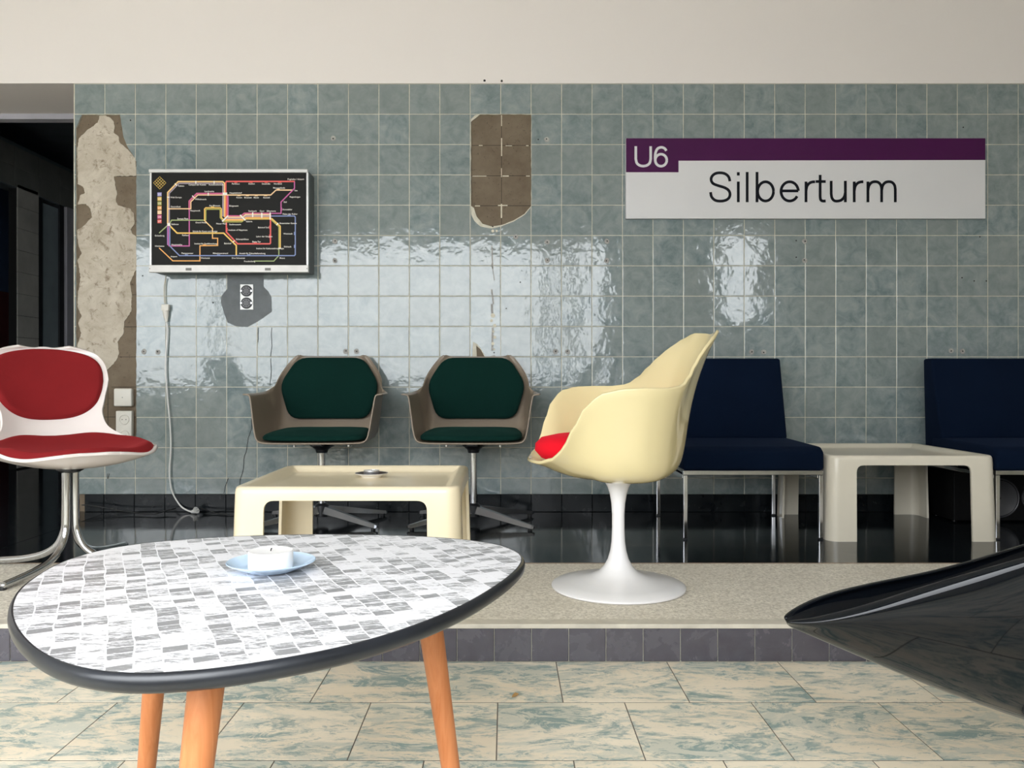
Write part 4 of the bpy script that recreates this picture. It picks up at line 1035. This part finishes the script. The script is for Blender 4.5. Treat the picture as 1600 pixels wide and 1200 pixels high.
for (xt, yt, xb, yb_) in ((ax(256, 1.37) + .0, 1.37, ax(232, 1.37) - .034, 1.42), (ax(328, .97), .97, ax(310, .97) - .012, .885), (ax(662, 1.34), 1.34, ax(676, 1.34) + .045, 1.37)):
    A = Vector((xt - cen.x, yt - cen.y, zt - .022)); B = Vector((xb - cen.x, yb_ - cen.y, 0))
    n = 9; path = [A.lerp(B, i / n) for i in range(n + 1)]; rad = [.0215 - .0085 * (i / n) for i in range(n + 1)]
    lg = obj('leg', tube(path, rad, 24), M_wood, nt, 60)

zc = ZTOP
def on_top(px, py): Y = (CAM_H - ZTOP) * F_PX / (py - VPY); return (ax(px, Y), Y, ZTOP + .0004)
p = on_top(424, 891.5)
s2 = empty('blue_saucer', p, 0, 'pale blue saucer under a broad white candle on the stone print table', 'saucer')
obj('dish', lathe([(0, 0), (.034, 0), (.0365, .0005), (.039, .0015), (.056, .0090), (.0672, .0140), (.0685, .0153), (.0675, .0160), (.060, .0125), (.050, .0062), (.044, .0044), (0, .0038)], 56), M_blueglaze, s2, 60)
c2 = empty('white_candle', (p[0] - .001, p[1], p[2] + .0042), 0, 'broad white candle standing in the pale blue saucer', 'candle')
obj('wax', lathe([(0, 0), (.0335, 0), (.0345, .0015), (.0345, .0262), (.0335, .0275), (.03, .0268), (.012, .0262), (0, .0262)], 48), M_wax, c2, 50)
obj('wick', tube([(0, 0, .026), (.0006, 0, .0295), (.002, 0, .0305)], .0009, 6), M_hole, c2)

# ---------------------------------------------------------------- glossy black shell chair, cut by the frame
bc = empty('black_shell_chair', (1.05, 1.25, ZF), 0, 'glossy black moulded shell chair with a pointed front, beside the step', 'chair')
lo = Vector(bc.location)
def W(px, py, Y): return at(px, py, Y)
ST = []   # near rim, near shoulder, keel, far shoulder, far rim
nearr = [(1228, 971.5, 1.245), (1250, 970, 1.235), (1285, 966, 1.22), (1360, 948, 1.19), (1440, 921, 1.16), (1520, 898, 1.13), (1600, 876, 1.10), (1700, 846, 1.06), (1830, 800, 1.03), (1960, 750, 1.03), (2080, 690, 1.06), (2150, 640, 1.12)]
farr = [(1226, 966, 1.26), (1245, 952, 1.275), (1285, 932, 1.30), (1360, 913, 1.34), (1440, 899, 1.38), (1520, 878, 1.42), (1600, 853, 1.46), (1680, 827, 1.50), (1770, 790, 1.53), (1850, 745, 1.54), (1920, 700, 1.52), (1960, 650, 1.46)]
keel = [(1230, 974, 1.25), (1252, 983, 1.25), (1290, 1001, 1.25), (1362, 1034, 1.25), (1445, 1073, 1.25), (1520, 1104, 1.25), (1600, 1136, 1.25), (1700, 1165, 1.25), (1830, 1180, 1.26), (1960, 1150, 1.27), (2060, 1040, 1.28), (2110, 900, 1.29)]
rows = []
for a, k_, f in zip(nearr, keel, farr):
    A, K, Fp = W(*a) - lo, W(*k_) - lo, W(*f) - lo; row = []
    n1 = A + (K - A) * .42 + Vector((0, -.060, .020)) * min(1, (K - A).length / .25); n2 = A + (K - A) * .80 + Vector((0, -.030, .0)) * min(1, (K - A).length / .25)
    f1 = Fp + (K - Fp) * .45 + Vector((0, .012, -.012)) * min(1, (K - Fp).length / .15); f2 = Fp + (K - Fp) * .82 + Vector((0, .012, -.012)) * min(1, (K - Fp).length / .15)
    lip = A + Vector((0, -.012, -.004)) * min(1, (K - A).length / .06); lf = Fp + Vector((0, .012, -.004)) * min(1, (K - Fp).length / .06)
    rows.append([A + Vector((0, .006, .002)) * min(1, (K - A).length / .06), lip, n1, n2, K, f2, f1, lf, Fp + Vector((0, -.006, .002)) * min(1, (K - Fp).length / .06)])
obj('shell', grid(rows), M_blacklac, bc, 180, subsurf=3, solid=.008, offset=0)
obj('column', lathe([(.03, .02), (.026, .10), (.04, .19)], 24), M_chrome, bc, 40)
obj('foot', lathe([(0, 0), (.20, 0), (.205, .006), (.19, .012), (.06, .03), (0, .032)], 48), M_chrome, bc, 40)

# ---------------------------------------------------------------- fallen leaf on the floor
lp = at(805.5, 1088, .77 * F_PX / (1088 - VPY)); 
V = [(-.012, 0, .001), (-.004, -.006, .003), (.005, -.005, .006), (.011, .001, .004), (.004, .006, .007), (-.005, .005, .004), (0, 0, .002)]
o = obj('fallen_leaf', (V, [(0, 1, 6), (1, 2, 6), (2, 3, 6), (3, 4, 6), (4, 5, 6), (5, 0, 6)]), M_leaf, None, solid=.0006); o.location = (lp.x, lp.y, ZF); o.rotation_euler.z = .7
tag(o, 'small curled brown leaf lying on the marbled floor tiles', 'leaf')
